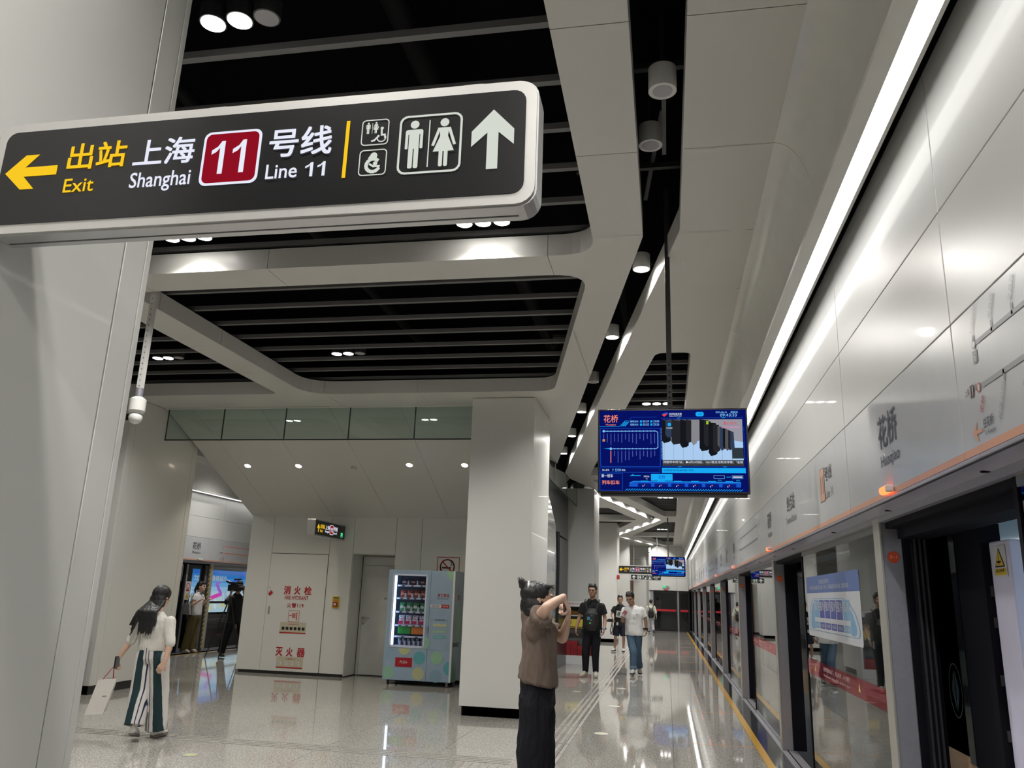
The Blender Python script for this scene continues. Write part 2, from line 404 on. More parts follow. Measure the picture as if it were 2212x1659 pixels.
# coves and light strips
cove_pts = [(.69, ZC)] + [(.69 + .24 * math.sin(a), 3.66 + .62 * math.cos(a)) for a in [PI / 2 * i / 10 for i in range(1, 11)]]
for side in (0, 1):
    f = (lambda x: x) if side == 0 else mx
    ys = [-8, -2, 1.95] + [4.55 + 1.2 * 3 * k for k in range(11)] + [44.4]
    for a, b in zip(ys, ys[1:]):
        bm = bmesh.new(); poly = [(f(x), z) for x, z in cove_pts] + [(f(1.0), 3.66), (f(1.0), 4.45), (f(.69), 4.45)]
        prism(bm, poly, 'y', a + .002, b - .002); c_ = part('cove_panel', bm, COVE, ce, True)
        try: c_.data.set_sharp_from_angle(angle=.6)
        except Exception: pass
    part('cove_ledge', prism(bmesh.new(), [(f(.833), 3.64), (f(.833), 3.668), (f(.95), 3.668), (f(.95), 3.70), (f(1.03), 3.70), (f(1.03), 3.66), (f(1.004), 3.66), (f(1.004), 3.635), (f(1.0), 3.635), (f(1.0), 3.66), (f(.913), 3.66), (f(.913), 3.64)][::1], 'y', -8, 44.4), COVE, ce)
    part('gap_backing', B(min(f(1.03), f(1.16)), max(f(1.03), f(1.16)), -8, 44.4, 3.82, 3.86), BLACK, ce)
    ls = empty('light_strip', (f(.95), 2, 3.65), ('long white light strip above the near right platform screen doors' if side == 0 else 'long white light strip above the far left platform screen doors'), 'light', 'platform edge light strips')
    k = -7.95
    while k < 44:
        part('diffuser', B(min(f(.916), f(.998)), max(f(.916), f(.998)), k, min(k + 2.395, 44.4), 3.645, 3.655), LIT, ls); k += 2.4

# ------------------------------------------------------------------ header walls above the platform screen doors
def joints():
    out = [-8.0]
    k = -2
    while 3.2 + BAY * k < 43:
        for v in (3.2 + BAY * k, 5.15 + BAY * k):
            if -8 < v < 43.4: out.append(v)
        k += 1
    return out + [43.4]
JY = joints()
wr = empty('wall_right', (0, 0, 0), kind='structure'); wl = empty('wall_left', (0, 0, 0), kind='structure')
for side, wall in ((0, wr), (1, wl)):
    f = (lambda x: x) if side == 0 else mx
    def q(a, b): return (min(f(a), f(b)), max(f(a), f(b)))
    part('header_backing', B(*q(1.112, 1.34), -8, 43.4, 2.075, 3.82), BASEB, wall)
    JL = JY if side == 0 else [-8.0] + [v - 1.25 for v in JY[1:-1] if v > -6.5] + [43.4]
    for a, b in zip(JL, JL[1:]):
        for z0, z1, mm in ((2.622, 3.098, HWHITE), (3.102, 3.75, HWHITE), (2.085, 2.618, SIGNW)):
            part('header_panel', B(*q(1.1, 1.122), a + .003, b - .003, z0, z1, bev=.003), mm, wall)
        part('peach_band', B(*q(1.0988, 1.1), a + .003, b - .003, 2.09, 2.118), PEACH, wall)
    # soffit under the header
    part('soffit', prism(bmesh.new(), [(f(1.1), 2.085), (f(1.106), 2.078), (f(1.25), 2.055), (f(1.34), 2.05), (f(1.34), 2.075), (f(1.1), 2.089)], 'y', -8, 43.4), mat('soffit_led_tint', (.47, .455, .56), .3, metal=.2), wall)  # lavender in the base colour stands for spill from blue LEDs and screens
    part('door_head_rail', B(*q(1.215, 1.25), -8, 43.4, 2.025, 2.062), STEEL, wall)
    part('door_head_box', B(*q(1.25, 1.4), -8, 43.4, 1.99, 2.07), RUBBER, wall)
    for k in range(-1, 9):
        for dy in (.5, 1.9, 3.4):
            yy = 3.2 + BAY * (k - 0) + dy - .4
            if yy < 30: part('soffit_plug', cyl(bmesh.new(), (f(1.2), yy, 2.066), (f(1.2), yy, 2.06), .018, n=12), RUBBER, wall)

# printed route graphics on the header
def header_print(side):
    wall = wr if side == 0 else wl
    if side == 0: F = lambda y: Pane((1.0985, y, 0), (0, -1, 0), (0, 0, 1))
    else: F = lambda y: Pane((mx(1.0985), y, 0), (0, 1, 0), (0, 0, 1))
    sg = 1 if side == 0 else -1
    allb = {}
    def add(p):
        for k, (m, bm) in p.b.items():
            if k in allb:
                me = bpy.data.meshes.new('x'); bm.to_mesh(me); bm.free(); allb[k][1].from_mesh(me); bpy.data.meshes.remove(me)
            else: allb[k] = (m, bm)
    for k in range(-1, 8):
        yc = 4.2 + BAY * k
        if side == 1: yc -= 1.35
        p = F(yc)
        p.text(INK, '花桥', -.17, 2.335, .17, 2.50); p.text(INK, 'Huaqiao', -.16, 2.225, .18, 2.30, bold=0)
        add(p)
        fy = 6.6 + BAY * k
        if side == 1 and k % 2 == 0:
            p = F(16.45 + BAY * (k - 2)); p.text(INK, '花溪公园', -.15, 2.30, .22, 2.40); p.text(INK, 'Huaxi Park', -.15, 2.22, .20, 2.27, bold=0); add(p)
        elif k % 2 == 0:
            p = F(7.5 + BAY * k)
            p.text(INK, '终点站', -.22, 2.36, .23, 2.50); p.text(INK, 'Terminal Station', -.30, 2.255, .30, 2.315, bold=0)
            p = (add(p), F(5.9 + BAY * k))[1]
            p.rect(PEACH, -.16, 2.26, .0, 2.49, r=.012, c=.0006); p.ring(INK, [(-.16, 2.26), (0, 2.26), (0, 2.49), (-.16, 2.49)], .004)
            p.text(INK, '11', -.125, 2.315, -.035, 2.435, c=.0012); p.text(INK, '号线', .02, 2.385, .27, 2.48); p.text(INK, 'Line 11', .025, 2.265, .28, 2.325, bold=0)
            add(p)
        else:
            y0 = 8.0 + BAY * k                     # far joint of this route-map panel
            if side == 1: y0 = 3.85 + BAY * k
            lm = GREYP if side == 0 else mat('map_orange', (.75, .2, .12), .4)
            p = F(y0); Lm = 2.55
            z_u, z_l = 2.475, 2.315
            p.line(lm, [(.19, z_u), (Lm, z_u)], .016); p.line(lm, [(.20, z_l), (Lm, z_l)], .018); p.line(lm, [(Lm, z_u), (Lm, z_l)], .016)
            p.circ(lm, .16, z_u, .018); p.circ(SIGNW, .16, z_u, .012, c=.0016); p.circ(mat('stn_red', (.5, .08, .05), .4), .16, z_l, .018); p.circ(SIGNW, .16, z_l, .012, c=.0016)
            up = ['苏州新区火车站', '惠昌路', '文昌路', '长亭', '铜墩', '马运路', '白荡', '滨河路', '狮山路', '玉山路', '苏州乐园', '金山路', '索山桥', '三元坊', '相门']
            lo = ['花桥', '花溪公园', '集善', '花桥博览中心', '绿地大道', '蓬朗', '夏驾河', '昆山南', '宝岛路', '玉山广场', '江浦路', '景王路', '唯亭', '时代广场']
            ink = mat('map_ink', (.28, .29, .31), .4); red = REDP
            for i, s_ in enumerate(up):
                xx = .16 + i * .168; p.line(lm, [(xx, z_u), (xx, z_u + .028)], .012)
                w_ = .030 * len(s_); w_ = min(w_, .115)
                p.text(ink, s_, xx + .004, z_u + .034, xx + .004 + w_, z_u + .062, rot=math.radians(60), bold=0)
            for i, s_ in enumerate(lo):
                xx = .20 + i * .178; 
                if i: p.line(lm, [(xx, z_l), (xx, z_l - .028)], .012)
                w_ = min(.032 * len(s_), .17); a = math.radians(60)
                p.text(red if i == 0 else ink, s_, xx - w_ * math.cos(a) + .006, z_l - .032 - w_ * math.sin(a) - .012, xx - w_ * math.cos(a) + w_ + .006, z_l - .032 - w_ * math.sin(a) + .018, rot=a, bold=0)
            p.rect(GREYP, .14, 2.405, .18, 2.452, c=.0006); p.text(SIGNW, '6', .152, 2.413, .168, 2.444, c=.0018)
            p.rect(mat('line11_dark', (.08, .01, .02), .4), .075, 2.295, .112, 2.34, c=.0006); p.text(SIGNW, '11', .08, 2.303, .107, 2.333, c=.0018)
            p.text(INK, '上海', .03, 2.31, .072, 2.335); p.text(INK, '号线', .115, 2.31, .143, 2.335)
            p.poly(PEACH, [(.055, 2.165), (.11, 2.205), (.095, 2.172), (.15, 2.172), (.15, 2.158), (.095, 2.158), (.11, 2.125)])
            p.text(INK, '往花桥', .165, 2.165, .255, 2.20); p.text(INK, 'To Huaqiao', .165, 2.135, .265, 2.157, bold=0)
            add(p)
    for k, (m, bm) in allb.items(): part('lettering' if m in (INK, REDP) or 'ink' in k else 'route_line', bm, m, wall)
header_print(0); header_print(1)

# indicator lamps over every door
for side in (0, 1):
    for k in range(-1, 8 if side == 0 else 4):
        f = (lambda x: x) if side == 0 else mx
        yc = 4.28 + BAY * k - (1.25 if side else 0)
        if yc < 0: continue
        lab = f'{ORD[k]} glowing red door lamp from the camera on the right header' if side == 0 else f'{ORD[k]} door lamp from the camera on the left header'
        t = empty('door_lamp', (f(1.095), yc, 2.115), lab, 'lamp', 'door indicator lamps')
        x0, x1 = sorted((f(1.0), f(1.055))) if False else sorted((f(1.098), f(1.06)))
        if side == 0:
            part('lens', B(x0, x1, yc - .085, yc + .03, 2.096, 2.134, bev=.012), RLAMP, t)
            part('cap', B(x0, x1, yc - .115, yc - .086, 2.098, 2.132, bev=.008), mat('lamp_cap', (.7, .6, .58), .3), t)
        else:
            part('lens', B(x0, x1, yc - .1, yc + .1, 2.096, 2.13, bev=.012), LAMPW, t)

# ------------------------------------------------------------------ platform screen doors
def film(nt, b):
    nt.nodes.remove(b); o = nt.nodes['Material Output']; t = nt.nodes.new('ShaderNodeBsdfTransparent'); t.inputs[0].default_value = (.95, .35, .38, 1)
    d = nt.nodes.new('ShaderNodeBsdfDiffuse'); d.inputs[0].default_value = (.40, .03, .05, 1); x = nt.nodes.new('ShaderNodeMixShader'); x.inputs[0].default_value = .3
    gl = nt.nodes.new('ShaderNodeBsdfGlossy'); gl.inputs['Roughness'].default_value = .02; gl.inputs[0].default_value = (1, .55, .58, 1); y = nt.nodes.new('ShaderNodeMixShader'); f = nt.nodes.new('ShaderNodeFresnel'); f.inputs[0].default_value = 1.5
    nt.links.new(t.outputs[0], x.inputs[1]); nt.links.new(d.outputs[0], x.inputs[2]); nt.links.new(f.outputs[0], y.inputs[0]); nt.links.new(x.outputs[0], y.inputs[1]); nt.links.new(gl.outputs[0], y.inputs[2]); nt.links.new(y.outputs[0], o.inputs[0])
RFILM = mixmat('red_film', film)
LBL = {0: '3-1', 1: '2-4', 2: '2-3', 3: '2-2', 4: '2-1', 5: '1-4', 6: '1-3', 7: '1-2', -1: '3-2'}
ORANGE = mat('orange_disc', (.78, .10, .02), .4)
for side in (0, 1):
    f = (lambda x: x) if side == 0 else mx
    def q(a, b): return (min(f(a), f(b)), max(f(a), f(b)))
    sd = 'right' if side == 0 else 'left'
    for k in range(-2, 8):
        y1 = 5.0 + BAY * k          # post at the far side of each opening
        if y1 + .13 < -7: continue
        if side == 1: y1 -= 1.25
        # fixed pane runs from this post to the next opening
        ya, yb = y1 + .13, y1 + 3.01
        nm = ORD[k + 2]
        lab = f'steel door post with orange {LBL.get(k, "4-1")} disc on the {sd} platform edge'
        if k < -0.5 or side == 1: lab = f'{nm} steel screen door post counted from the camera end of the {sd} platform edge'
        t = empty('screen_door_post', (f(1.28), y1, 0), lab, 'door post', 'platform screen door posts')
        part('column', B(*q(1.222, 1.335), y1, y1 + .13, .006, 2.05, bev=.006), STEEL, t)
        part('edge_trim', B(*q(1.214, 1.228), y1 - .004, y1 + .14, .006, 2.05, bev=.003), mat('trim_pale', (.44, .43, .39), .3, metal=.4), t)
        part('door_seal', B(*q(1.336, 1.47), y1 - .02, y1 + .10, .006, 2.03), RUBBER, t)
        if side == 0:
            p = Pane((1.28, y1 - .001, 1.83), (1, 0, 0), (0, 0, 1)); p.circ(ORANGE, 0, 0, .033, .001)
            p.text(mat('disc_text', (.85, .55, .45), .4), LBL.get(k, '4-1'), -.019, -.008, .019, .01, .002)
            p.build(t, {'orange_disc': 'door_number_disc', 'disc_text': 'number'})
        g = empty('glass_screen', (f(1.26), (ya + yb) / 2, 0), f'{nm} fixed glass screen counted from the camera end of the {sd} platform edge' if not (side == 0 and k == 0) else 'fixed glass screen carrying the blue and white train poster', 'glass screen', 'fixed platform glass screens')
        part('pane', B(*q(1.252, 1.264), ya, yb, .02, 2.03), GLASS, g)
        part('end_stile', B(*q(1.245, 1.285), yb, yb + .03, .006, 2.05), RUBBER, g)
        part('head_strip', B(*q(1.246, 1.27), ya, yb, 1.985, 2.03), mat('head_grey', (.2, .2, .2), .35, metal=.5), g)
        part('foot_strip', B(*q(1.246, 1.27), ya, yb, .006, .05), STEEL, g)
        if side == 0:
            part('red_warning_film', B(1.2492, 1.2515, ya + .12, yb, .96, 1.085), RFILM, g)
            p = Pane((1.249, yb, 0), (0, -1, 0), (0, 0, 1)); fw_ = mat('film_white', (.6, .45, .45), .5); p.text(fw_, '请勿倚靠站台门，当心夹手，小心慢行', .75, 1.03, 1.75, 1.065, .0005, bold=0); p.text(fw_, 'Please keep clear of the platform door', .75, .985, 1.75, 1.01, .0005, bold=0)
            for a_ in (.35, 2.0): p.poly(mat('film_yellow', (.6, .45, .1), .5), [(a_, 1.0), (a_ + .06, 1.0), (a_ + .03, 1.06)], .0005)
            p.build(g, default='film_print')
        if side == 0 and k == 0:
            bl, lb, wh, pb = mat('poster_blue', (.07, .125, .32), .4), mat('poster_light', (.15, .32, .50), .4), mat('poster_white', (.46, .48, .52), .4), mat('poster_navy', (.05, .07, .30), .4)
            p = Pane((1.2515, 7.86, 1.29), (0, -1, 0), (0, 0, 1)); w, h = 2.09, .5
            p.rect(wh, 0, 0, w, h, .0005, r=.03); p.poly(bl, [(0, .36)] + [(w, .36)] + rpts(0, .3, w, h, .03)[6:12] + rpts(0, .3, w, h, .03)[12:18], .001)
            p.text(wh, '《优雅立请乘车》', .62, .43, 1.05, .465, .002, bold=0); p.text(wh, '列车中间车厢设置为强冷车厢，列车头、尾车厢设置为弱冷车厢，请按需乘车。', .17, .385, 1.77, .42, .002, bold=0)
            def bust(s_, m_, c_):
                pts = [(.07 + .0, .06 + .0)]
                A = [(.06, .05), (1.98, .05), (2.03, .07), (2.04, .11), (1.93, .21), (1.75, .28), (1.55, .315), (.35, .315), (.2, .28), (.1, .2), (.05, .1)]
                cx_, cy_ = 1.04, .18
                p.poly(m_, [(cx_ + (a - cx_) * s_, cy_ + (b_ - cy_) * (s_ * 1.0)) for a, b_ in A], c_)
            bust(1.0, lb, .0012); bust(.965, wh, .0016); bust(.90, lb, .002)
            for i in range(6):
                cc = lb if i in (0, 5) else pb; x_ = .36 + i * .235
                p.rect(wh, x_ - .012, .055, x_ + .222, .305, .0024); p.rect(cc, x_, .16, x_ + .21, .3, .0028); p.rect(cc, x_, .075, x_ + .21, .125, .0028)
                p.text(wh, '弱冷' if i in (0, 5) else '强冷', x_ + .015, .215, x_ + .195, .29, .0034); p.text(wh, '%d号车厢' % (i + 1), x_ + .03, .085, x_ + .18, .115, .0034, bold=0)
            p.rect(wh, .355, .135, 1.76, .15, .003)
            p.build(g, default='poster_print')
    if side == 0:
        for yy in (7.98, 3.1):
            t = empty('blue_led', (1.275, yy, .03), 'short blue light at the foot of the ' + ('second' if yy > 5 else 'nearest') + ' door opening on the right', 'lamp')
            part('lens', B(1.268, 1.276, yy - .32, yy, .01, .018), BLUE_E, t)
t = empty('sliding_door', (mx(1.30), 17.4, 0), 'closed dark glass doors with warning stickers at the left platform edge', 'door')
for a, b in ((16.50, 17.37), (17.41, 18.28)):
    part('pane', B(mx(1.305), mx(1.295), a + .06, b - .06, .1, 1.98), GLASS, t)
    bm = bmesh.new(); bx(bm, mx(1.32), mx(1.28), a, a + .06, .02, 2.03); bx(bm, mx(1.32), mx(1.28), b - .06, b, .02, 2.03); bx(bm, mx(1.32), mx(1.28), a + .06, b - .06, .02, .1); part('door_frame', bm, STEEL if a > 17 else RUBBER, t)
p = Pane((mx(1.279), 0, 0), (0, 1, 0), (0, 0, 1)); sw = mat('sticker_white', (.6, .58, .56), .4)
for a in (16.98, 17.44): p.rect(sw, a, 1.18, a + .20, 1.60, r=.02); p.circ(REDP, a + .1, 1.50, .07, .002); p.circ(sw, a + .1, 1.50, .05, .0025); p.poly(mat('sticker_yellow', (.6, .35, .03), .4), [(a + .03, 1.22), (a + .17, 1.22), (a + .10, 1.36)], .002); p.rect(REDP, a + .04, 1.38, a + .16, 1.42, .002)
p.rect(mat('sticker_lime', (.5, .55, .03), .4), 16.62, 1.52, 16.80, 1.72); p.build(t, default='warning_sticker')
p = Pane((mx(1.20), 18.27, 0), (0, 1, 0), (0, 0, 1)); p.rect(BLK, -.03, .03, .03, 2.02)
zz = .05
while zz < 1.95: p.poly(mat('tape_yellow', (.6, .42, .02), .4), [(-.03, zz), (.03, zz + .06), (.03, zz + .11), (-.03, zz + .05)], .002); zz += .105
p.build(t, default='hazard_tape')
# sliding leaf behind the near post and warning tape strip seen edge on
t = empty('sliding_door', (1.42, 4.9, 0), 'open dark sliding door leaf beside the orange 3-1 post', 'door')
part('stile', B(1.365, 1.445, 4.93, 4.972, .02, 2.0, bev=.004), RUBBER, t)
for k in range(3): part('seal_rib', B(1.372 + k * .026, 1.382 + k * .026, 4.918, 4.93, .02, 2.0), DARKM, t)
part('lintel', B(1.30, 1.46, 3.2, 4.95, 1.93, 2.02), RUBBER, t)

# ------------------------------------------------------------------ train in the right track
TB = mat('train_dark', (.010, .012, .018), .12, coat=.4); TG = mat('train_grey', (.33, .34, .37), .3, metal=.3); TP = mat('train_peach', (.62, .40, .24), .35); TW = mat('train_white', (.74, .74, .95), .35)
TWin = glass('train_window', (.10, .12, .13))
tr = empty('train', (2.6, 10, 0), 'dark sided metro train with a peach band standing in the right track', 'train')
for a, b in ((4.95, 8.0), (9.8, 12.85), (14.65, 17.7), (19.5, 43), (-.0, 3.15), (-8, -1.7)):
    part('body_side', B(1.56, 1.60, a, b, -.9, .56), TG, tr); part('peach_band', B(1.557, 1.60, a, b, .56, .80), TP, tr)
    part('window_band', B(1.56, 1.60, a, b, .80, 2.0), TB, tr); part('roof_side', B(1.56, 1.64, a, b, 2.0, 2.9), TB, tr)
for a in (8.0, 12.85, 17.7):
    part('door_leaf', B(1.565, 1.585, a + .02, a + .9, .02, 1.98), TB, tr); part('door_leaf', B(1.565, 1.585, a + .92, a + 1.78, .02, 1.98), TB, tr)
    part('kick_plate', B(1.56, 1.585, a + .02, a + 1.78, .02, .55), TP, tr)
# near open train door
part('door_leaf', B(1.56, 1.585, 4.86, 5.6, .77, 1.98), TB, tr); part('kick_plate', B(1.556, 1.59, 4.98, 5.6, .02, .765), TP, tr)
p = Pane((1.5585, 5.22, 1.10), (0, -1, 0), (0, 0, 1))
p.ring(mat('leaf_mark', (.08, .11, .13), .3), [(.16 + .10 * math.cos(a), .02 + .14 * math.sin(a)) for a in [2 * PI * i / 28 for i in range(28)]], .006)
p.poly(mat('leaf_blue', (.03, .06, .08), .2), [(.10, .02), (.155, .13), (.155, -.09)]); p.poly(MC['leaf_blue'], [(.22, .02), (.165, .13), (.165, -.09)])
p.build(tr, default='door_sticker')
part('door_gap_seal', B(1.565, 1.66, 4.48, 4.86, -.1, 1.98), RUBBER, tr)
post = part('door_end_post', B(1.60, 1.66, 4.235, 4.475, .0, 1.885, bev=.008), TW, tr)
p = Pane((1.66, 4.029, 0), (1, 0, 0), (0, 0, 1))
p = Pane((1.598, 4.43, 1.71), (0, -1, 0), (0, 0, 1)); p.rect(mat('stk_white', (.7, .7, .78), .4), 0, 0, .16, .15, r=.01)
yk = mat('stk_yellow', (.75, .55, .04), .4)
p.poly(BLK, [(.02, .048), (.14, .048), (.08, .142)], .002); p.poly(yk, [(.033, .055), (.127, .055), (.08, .128)], .0028); p.rect(BLK, .055, .068, .1, .078, .0034); p.rect(BLK, .074, .06, .08, .105, .0034); p.rect(yk, .012, .01, .148, .042, .002); p.text(BLK, '当心夹手', .03, .024, .13, .04, .0028)
p.build(tr, default='warning_sticker')
for zz in (1.62, 1.47, 1.2, .95): part('latch', B(1.585, 1.60, 4.47, 4.53, zz, zz + .05), DARKM, tr)
# train interior
part('floor_deck', B(1.6, 4.2, -8, 43, -.05, 0), mat('train_floor', (.25, .26, .28), .4), tr)
part('ceiling_deck', B(1.6, 4.2, -8, 43, 2.05, 2.1), mat('train_ceiling', (.6, .62, .65), .5), tr)
part('far_wall', B(4.1, 4.2, -8, 43, 0, 2.05), mat('train_inner', (.55, .58, .62), .5), tr)
for k in range(-1, 6):
    a = .1 + k * 2.6
    part('window', B(4.07, 4.1, a, a + 2.45, 1.15, 2.0, bev=.01), emis('window_teal', (.10, .62, .75), .75), tr)
part('cabin_light', B(2.5, 2.8, -4, 12, 2.02, 2.045), emis('cabin_lit', (.85, .9, 1), 6), tr)
for yy in (4.92, 3.1):
    bm = bmesh.new()
    pts = [(1.85, yy + .1, .06), (1.85, yy - .02, .08), (1.85, yy - .04, .2), (1.85, yy - .04, 1.26), (1.85, yy + .0, 1.35), (1.85, yy + .12, 1.39), (1.85, yy + .4, 1.39)]
    for a, b in zip(pts, pts[1:]): cyl(bm, a, b, .018, n=10)
    part('grab_rail', bm, ALU, tr, True)
part('seat_bench', B(3.55, 4.05, -4, 3.0, .35, .5, bev=.03), mat('bench_blue', (.06, .25, .45), .5), tr)

# ------------------------------------------------------------------ tunnel walls and light box
wt = empty('wall_tunnel', (0, 0, 0), kind='structure')
part('wall_face', B(-14.5, -14.3, -8, 46, -1.3, 4.5), mat('tunnel_dark', (.02, .02, .022), .7), wt)
part('wall_face', B(4.4, 4.6, -8, 46, -1.3, 4.5), MC['tunnel_dark'], wt)
part('end_face', B(-14.5, mx(1.36), 45.4, 45.6, -1.3, 4.5), MC['tunnel_dark'], wt); part('end_face', B(1.36, 4.6, 45.4, 45.6, -1.3, 4.5), MC['tunnel_dark'], wt)
part('tunnel_roof', B(-14.5, mx(1.34), -8, 46, 3.0, 3.1), MC['tunnel_dark'], wt); part('tunnel_roof', B(1.34, 4.6, -8, 46, 3.0, 3.1), MC['tunnel_dark'], wt)
for zz in (.2, .45, 2.3): part('tunnel_cable', cyl(bmesh.new(), (-14.27, -8, zz), (-14.27, 46, zz), .025, n=8), mat('cable_grey', (.08, .08, .08), .5), wt)
lb = empty('light_box', (-14.2, 24.4, .7), 'glowing city advertisement with a pink ribbon on the far side of the left track', 'light box')
part('housing', B(-14.3, -14.21, 22.6, 26.6, .62, 2.06), DARKM, lb)
p = Pane((-14.208, 22.75, .70), (0, 1, 0), (0, 0, 1))
def E(n, c, s=1.7): return emis('ad_' + n, c, s)
Wd, Hd = 3.7, 1.3
sky = [(.02, .17, .62), (.04, .26, .74), (.10, .38, .82), (.22, .52, .88), (.42, .68, .92)]
p.rect(E('pale', (.62, .78, .90)), 0, 0, Wd, Hd, 0)
for i, c in enumerate(sky): p.rect(E('sky%d' % i, c), 0, Hd - .13 * (i + 1), Wd, Hd - .13 * i, .001)
random.seed(3)
for i in range(34):
    x_ = random.uniform(.1, 3.3); h_ = random.uniform(.12, .42); p.rect(E('b%d' % (i % 4), [(.45, .62, .78), (.70, .80, .86), (.35, .52, .74), (.80, .86, .90)][i % 4]), x_, .2, x_ + random.uniform(.06, .16), .3 + h_, .0015 + i * .00002)
for i in range(40):
    x_ = random.uniform(.05, 3.5); p.circ(E('c%d' % (i % 3), [(.85, .75, .35), (.75, .85, .55), (.9, .9, .85)][i % 3]), x_, random.uniform(.05, .35), random.uniform(.03, .09), .003 + i * .00002, n=9)
p.line(E('pink', (.95, .08, .55)), [(.95, .38), (1.75, .56)], .13, .005); p.line(E('mauve', (.55, .15, .80)), [(1.75, .56), (1.45, .86)], .13, .0055); p.line(E('violet', (.40, .22, .85)), [(1.45, .86), (1.62, .92)], .08, .006)
p.line(E('blue', (.08, .16, .75)), [(2.4, .95), (2.75, 1.05), (3.05, 1.2), (3.15, 1.28)], .08, .006)
p.text(E('white', (.95, .97, 1), 1.0), 'TOD综合微缩城市', .12, .95, 2.0, 1.13, .008, bold=.02)
for i in range(7): p.rect(E('office', (.25, .45, .70)), .08, .45 + i * .1, .6, .49 + i * .1, .004)
p.rect(mat('red_band', (.25, .01, .02), .3), 0, .27, Wd, .34, .02)
p.build(lb, default='picture')

# ------------------------------------------------------------------ columns
def column(x0, x1, y0, y1, label, corner='r'):
    t = empty('column', ((x0 + x1) / 2, (y0 + y1) / 2, 0), label, 'column', 'white clad platform columns')
    part('core', B(x0 + .03, x1 - .03, y0 + .03, y1 - .03, 0, ZC - .02), BASEB, t)
    part('base', B(x0 + .045, x1 - .045, y0 + .03, y1 - .03, 0, .12), BASEB, t)
    e = .11
    # front and back claddings
    part('front_panel', B(x0, x1, y0, y0 + .03, .12, ZC - .006, bev=.004), WHITE, t); part('back_panel', B(x0, x1, y1 - .03, y1, .12, ZC - .006, bev=.004), WHITE, t)
    for xa, xb in ((x0, x0 + .03), (x1 - .03, x1)):
        part('corner_panel', B(xa, xb, y0 + .032, y0 + .032 + e - .004, .12, ZC - .006, bev=.003), WHITE, t)
        part('side_panel', B(xa, xb, y0 + .034 + e, y1 - .034 - e, .12, ZC - .006, bev=.003), WHITE, t)
        part('corner_panel', B(xa, xb, y1 - .032 - e + .004, y1 - .032, .12, ZC - .006, bev=.003), WHITE, t)
    return t
names = ['huge white column at the left edge of the picture carrying the big sign', 'white column behind the woman in the brown shirt', 'white column behind the man in black', 'third white column, between the man in black and the man in shorts', 'farthest white column in the right row']
for i, y0 in enumerate([.82, 10.87, 20.62, 30.4, 39.8]):
    column(-2.71, -1.8, y0, y0 + 1.54, names[i])
names = ['hidden twin column on the left platform beside the camera', 'white column behind the woman with the paper bag', 'second column of the left row, behind the equipment room', 'third column of the left row, behind the equipment room', 'farthest column of the left row']
for i, y0 in enumerate([.82, 10.55, 20.62, 30.4, 39.8]):
    if i in (2, 3, 4): continue
    column(-8.86, -7.95, y0, y0 + (1.85 if i == 1 else 1.54), names[i])

# ------------------------------------------------------------------ equipment room with fire cabinet, sloping soffit, door
rm = empty('wall_room', (0, 0, 0), kind='structure')
part('backing', B(-7.86, -5.80, 14.48, 20, 0, 2.87), BASEB, rm); part('backing', B(-5.80, -2.39, 15.05, 20, 0, 2.87), BASEB, rm); part('backing', B(-4.93, -2.39, 14.48, 15.1, 0, 2.87), BASEB, rm)
part('baseboard', B(-7.84, -5.83, 14.46, 14.5, 0, .06), BASEB, rm); part('baseboard', B(-4.93, -2.42, 14.46, 14.5, 0, .06), BASEB, rm)
def wp(x0, x1, z0, z1, y=14.45, m=WHITE, nm='wall_panel'): return part(nm, B(x0 + .003, x1 - .003, y, y + .03, z0 + .003, z1 - .003, bev=.002), m, rm)
wp(-7.9, -7.42, .05, 2.89); wp(-7.42, -6.25, 2.17, 2.89); wp(-6.25, -5.78, .05, 2.89)
wp(-5.78, -4.95, 2.2, 2.89); wp(-4.95, -4.45, .05, 2.89); wp(-4.45, -3.5, .05, 2.89); wp(-3.5, -2.37, .05, 2.89)
part('wall_panel', B(-7.91, -7.88, 14.48, 20, .05, 2.88), WHITE, rm); part('wall_panel', B(-5.80, -5.775, 14.48, 15.0, .02, 2.2), WHITE, rm); part('wall_panel', B(-4.95, -4.92, 14.48, 15.0, .02, 2.2), WHITE, rm)
part('lintel', B(-5.78, -4.95, 14.48, 15.0, 2.19, 2.22), WHITE, rm)
# glossy flank of the stair, seen edge-on between the columns
bm = bmesh.new(); prism(bm, [(12.45, 0), (17.25, 0), (17.25, 2.3), (16.98, 3.02), (15.65, 3.6), (12.45, 4.1)], 'x', -2.36, -2.3); part('stair_flank', bm, mat('flank_grey', (.36, .37, .36), .12, coat=.5), rm)
part('flank_edge', B(-2.355, -2.28, 17.25, 17.6, .9, 2.9), RUBBER, rm)
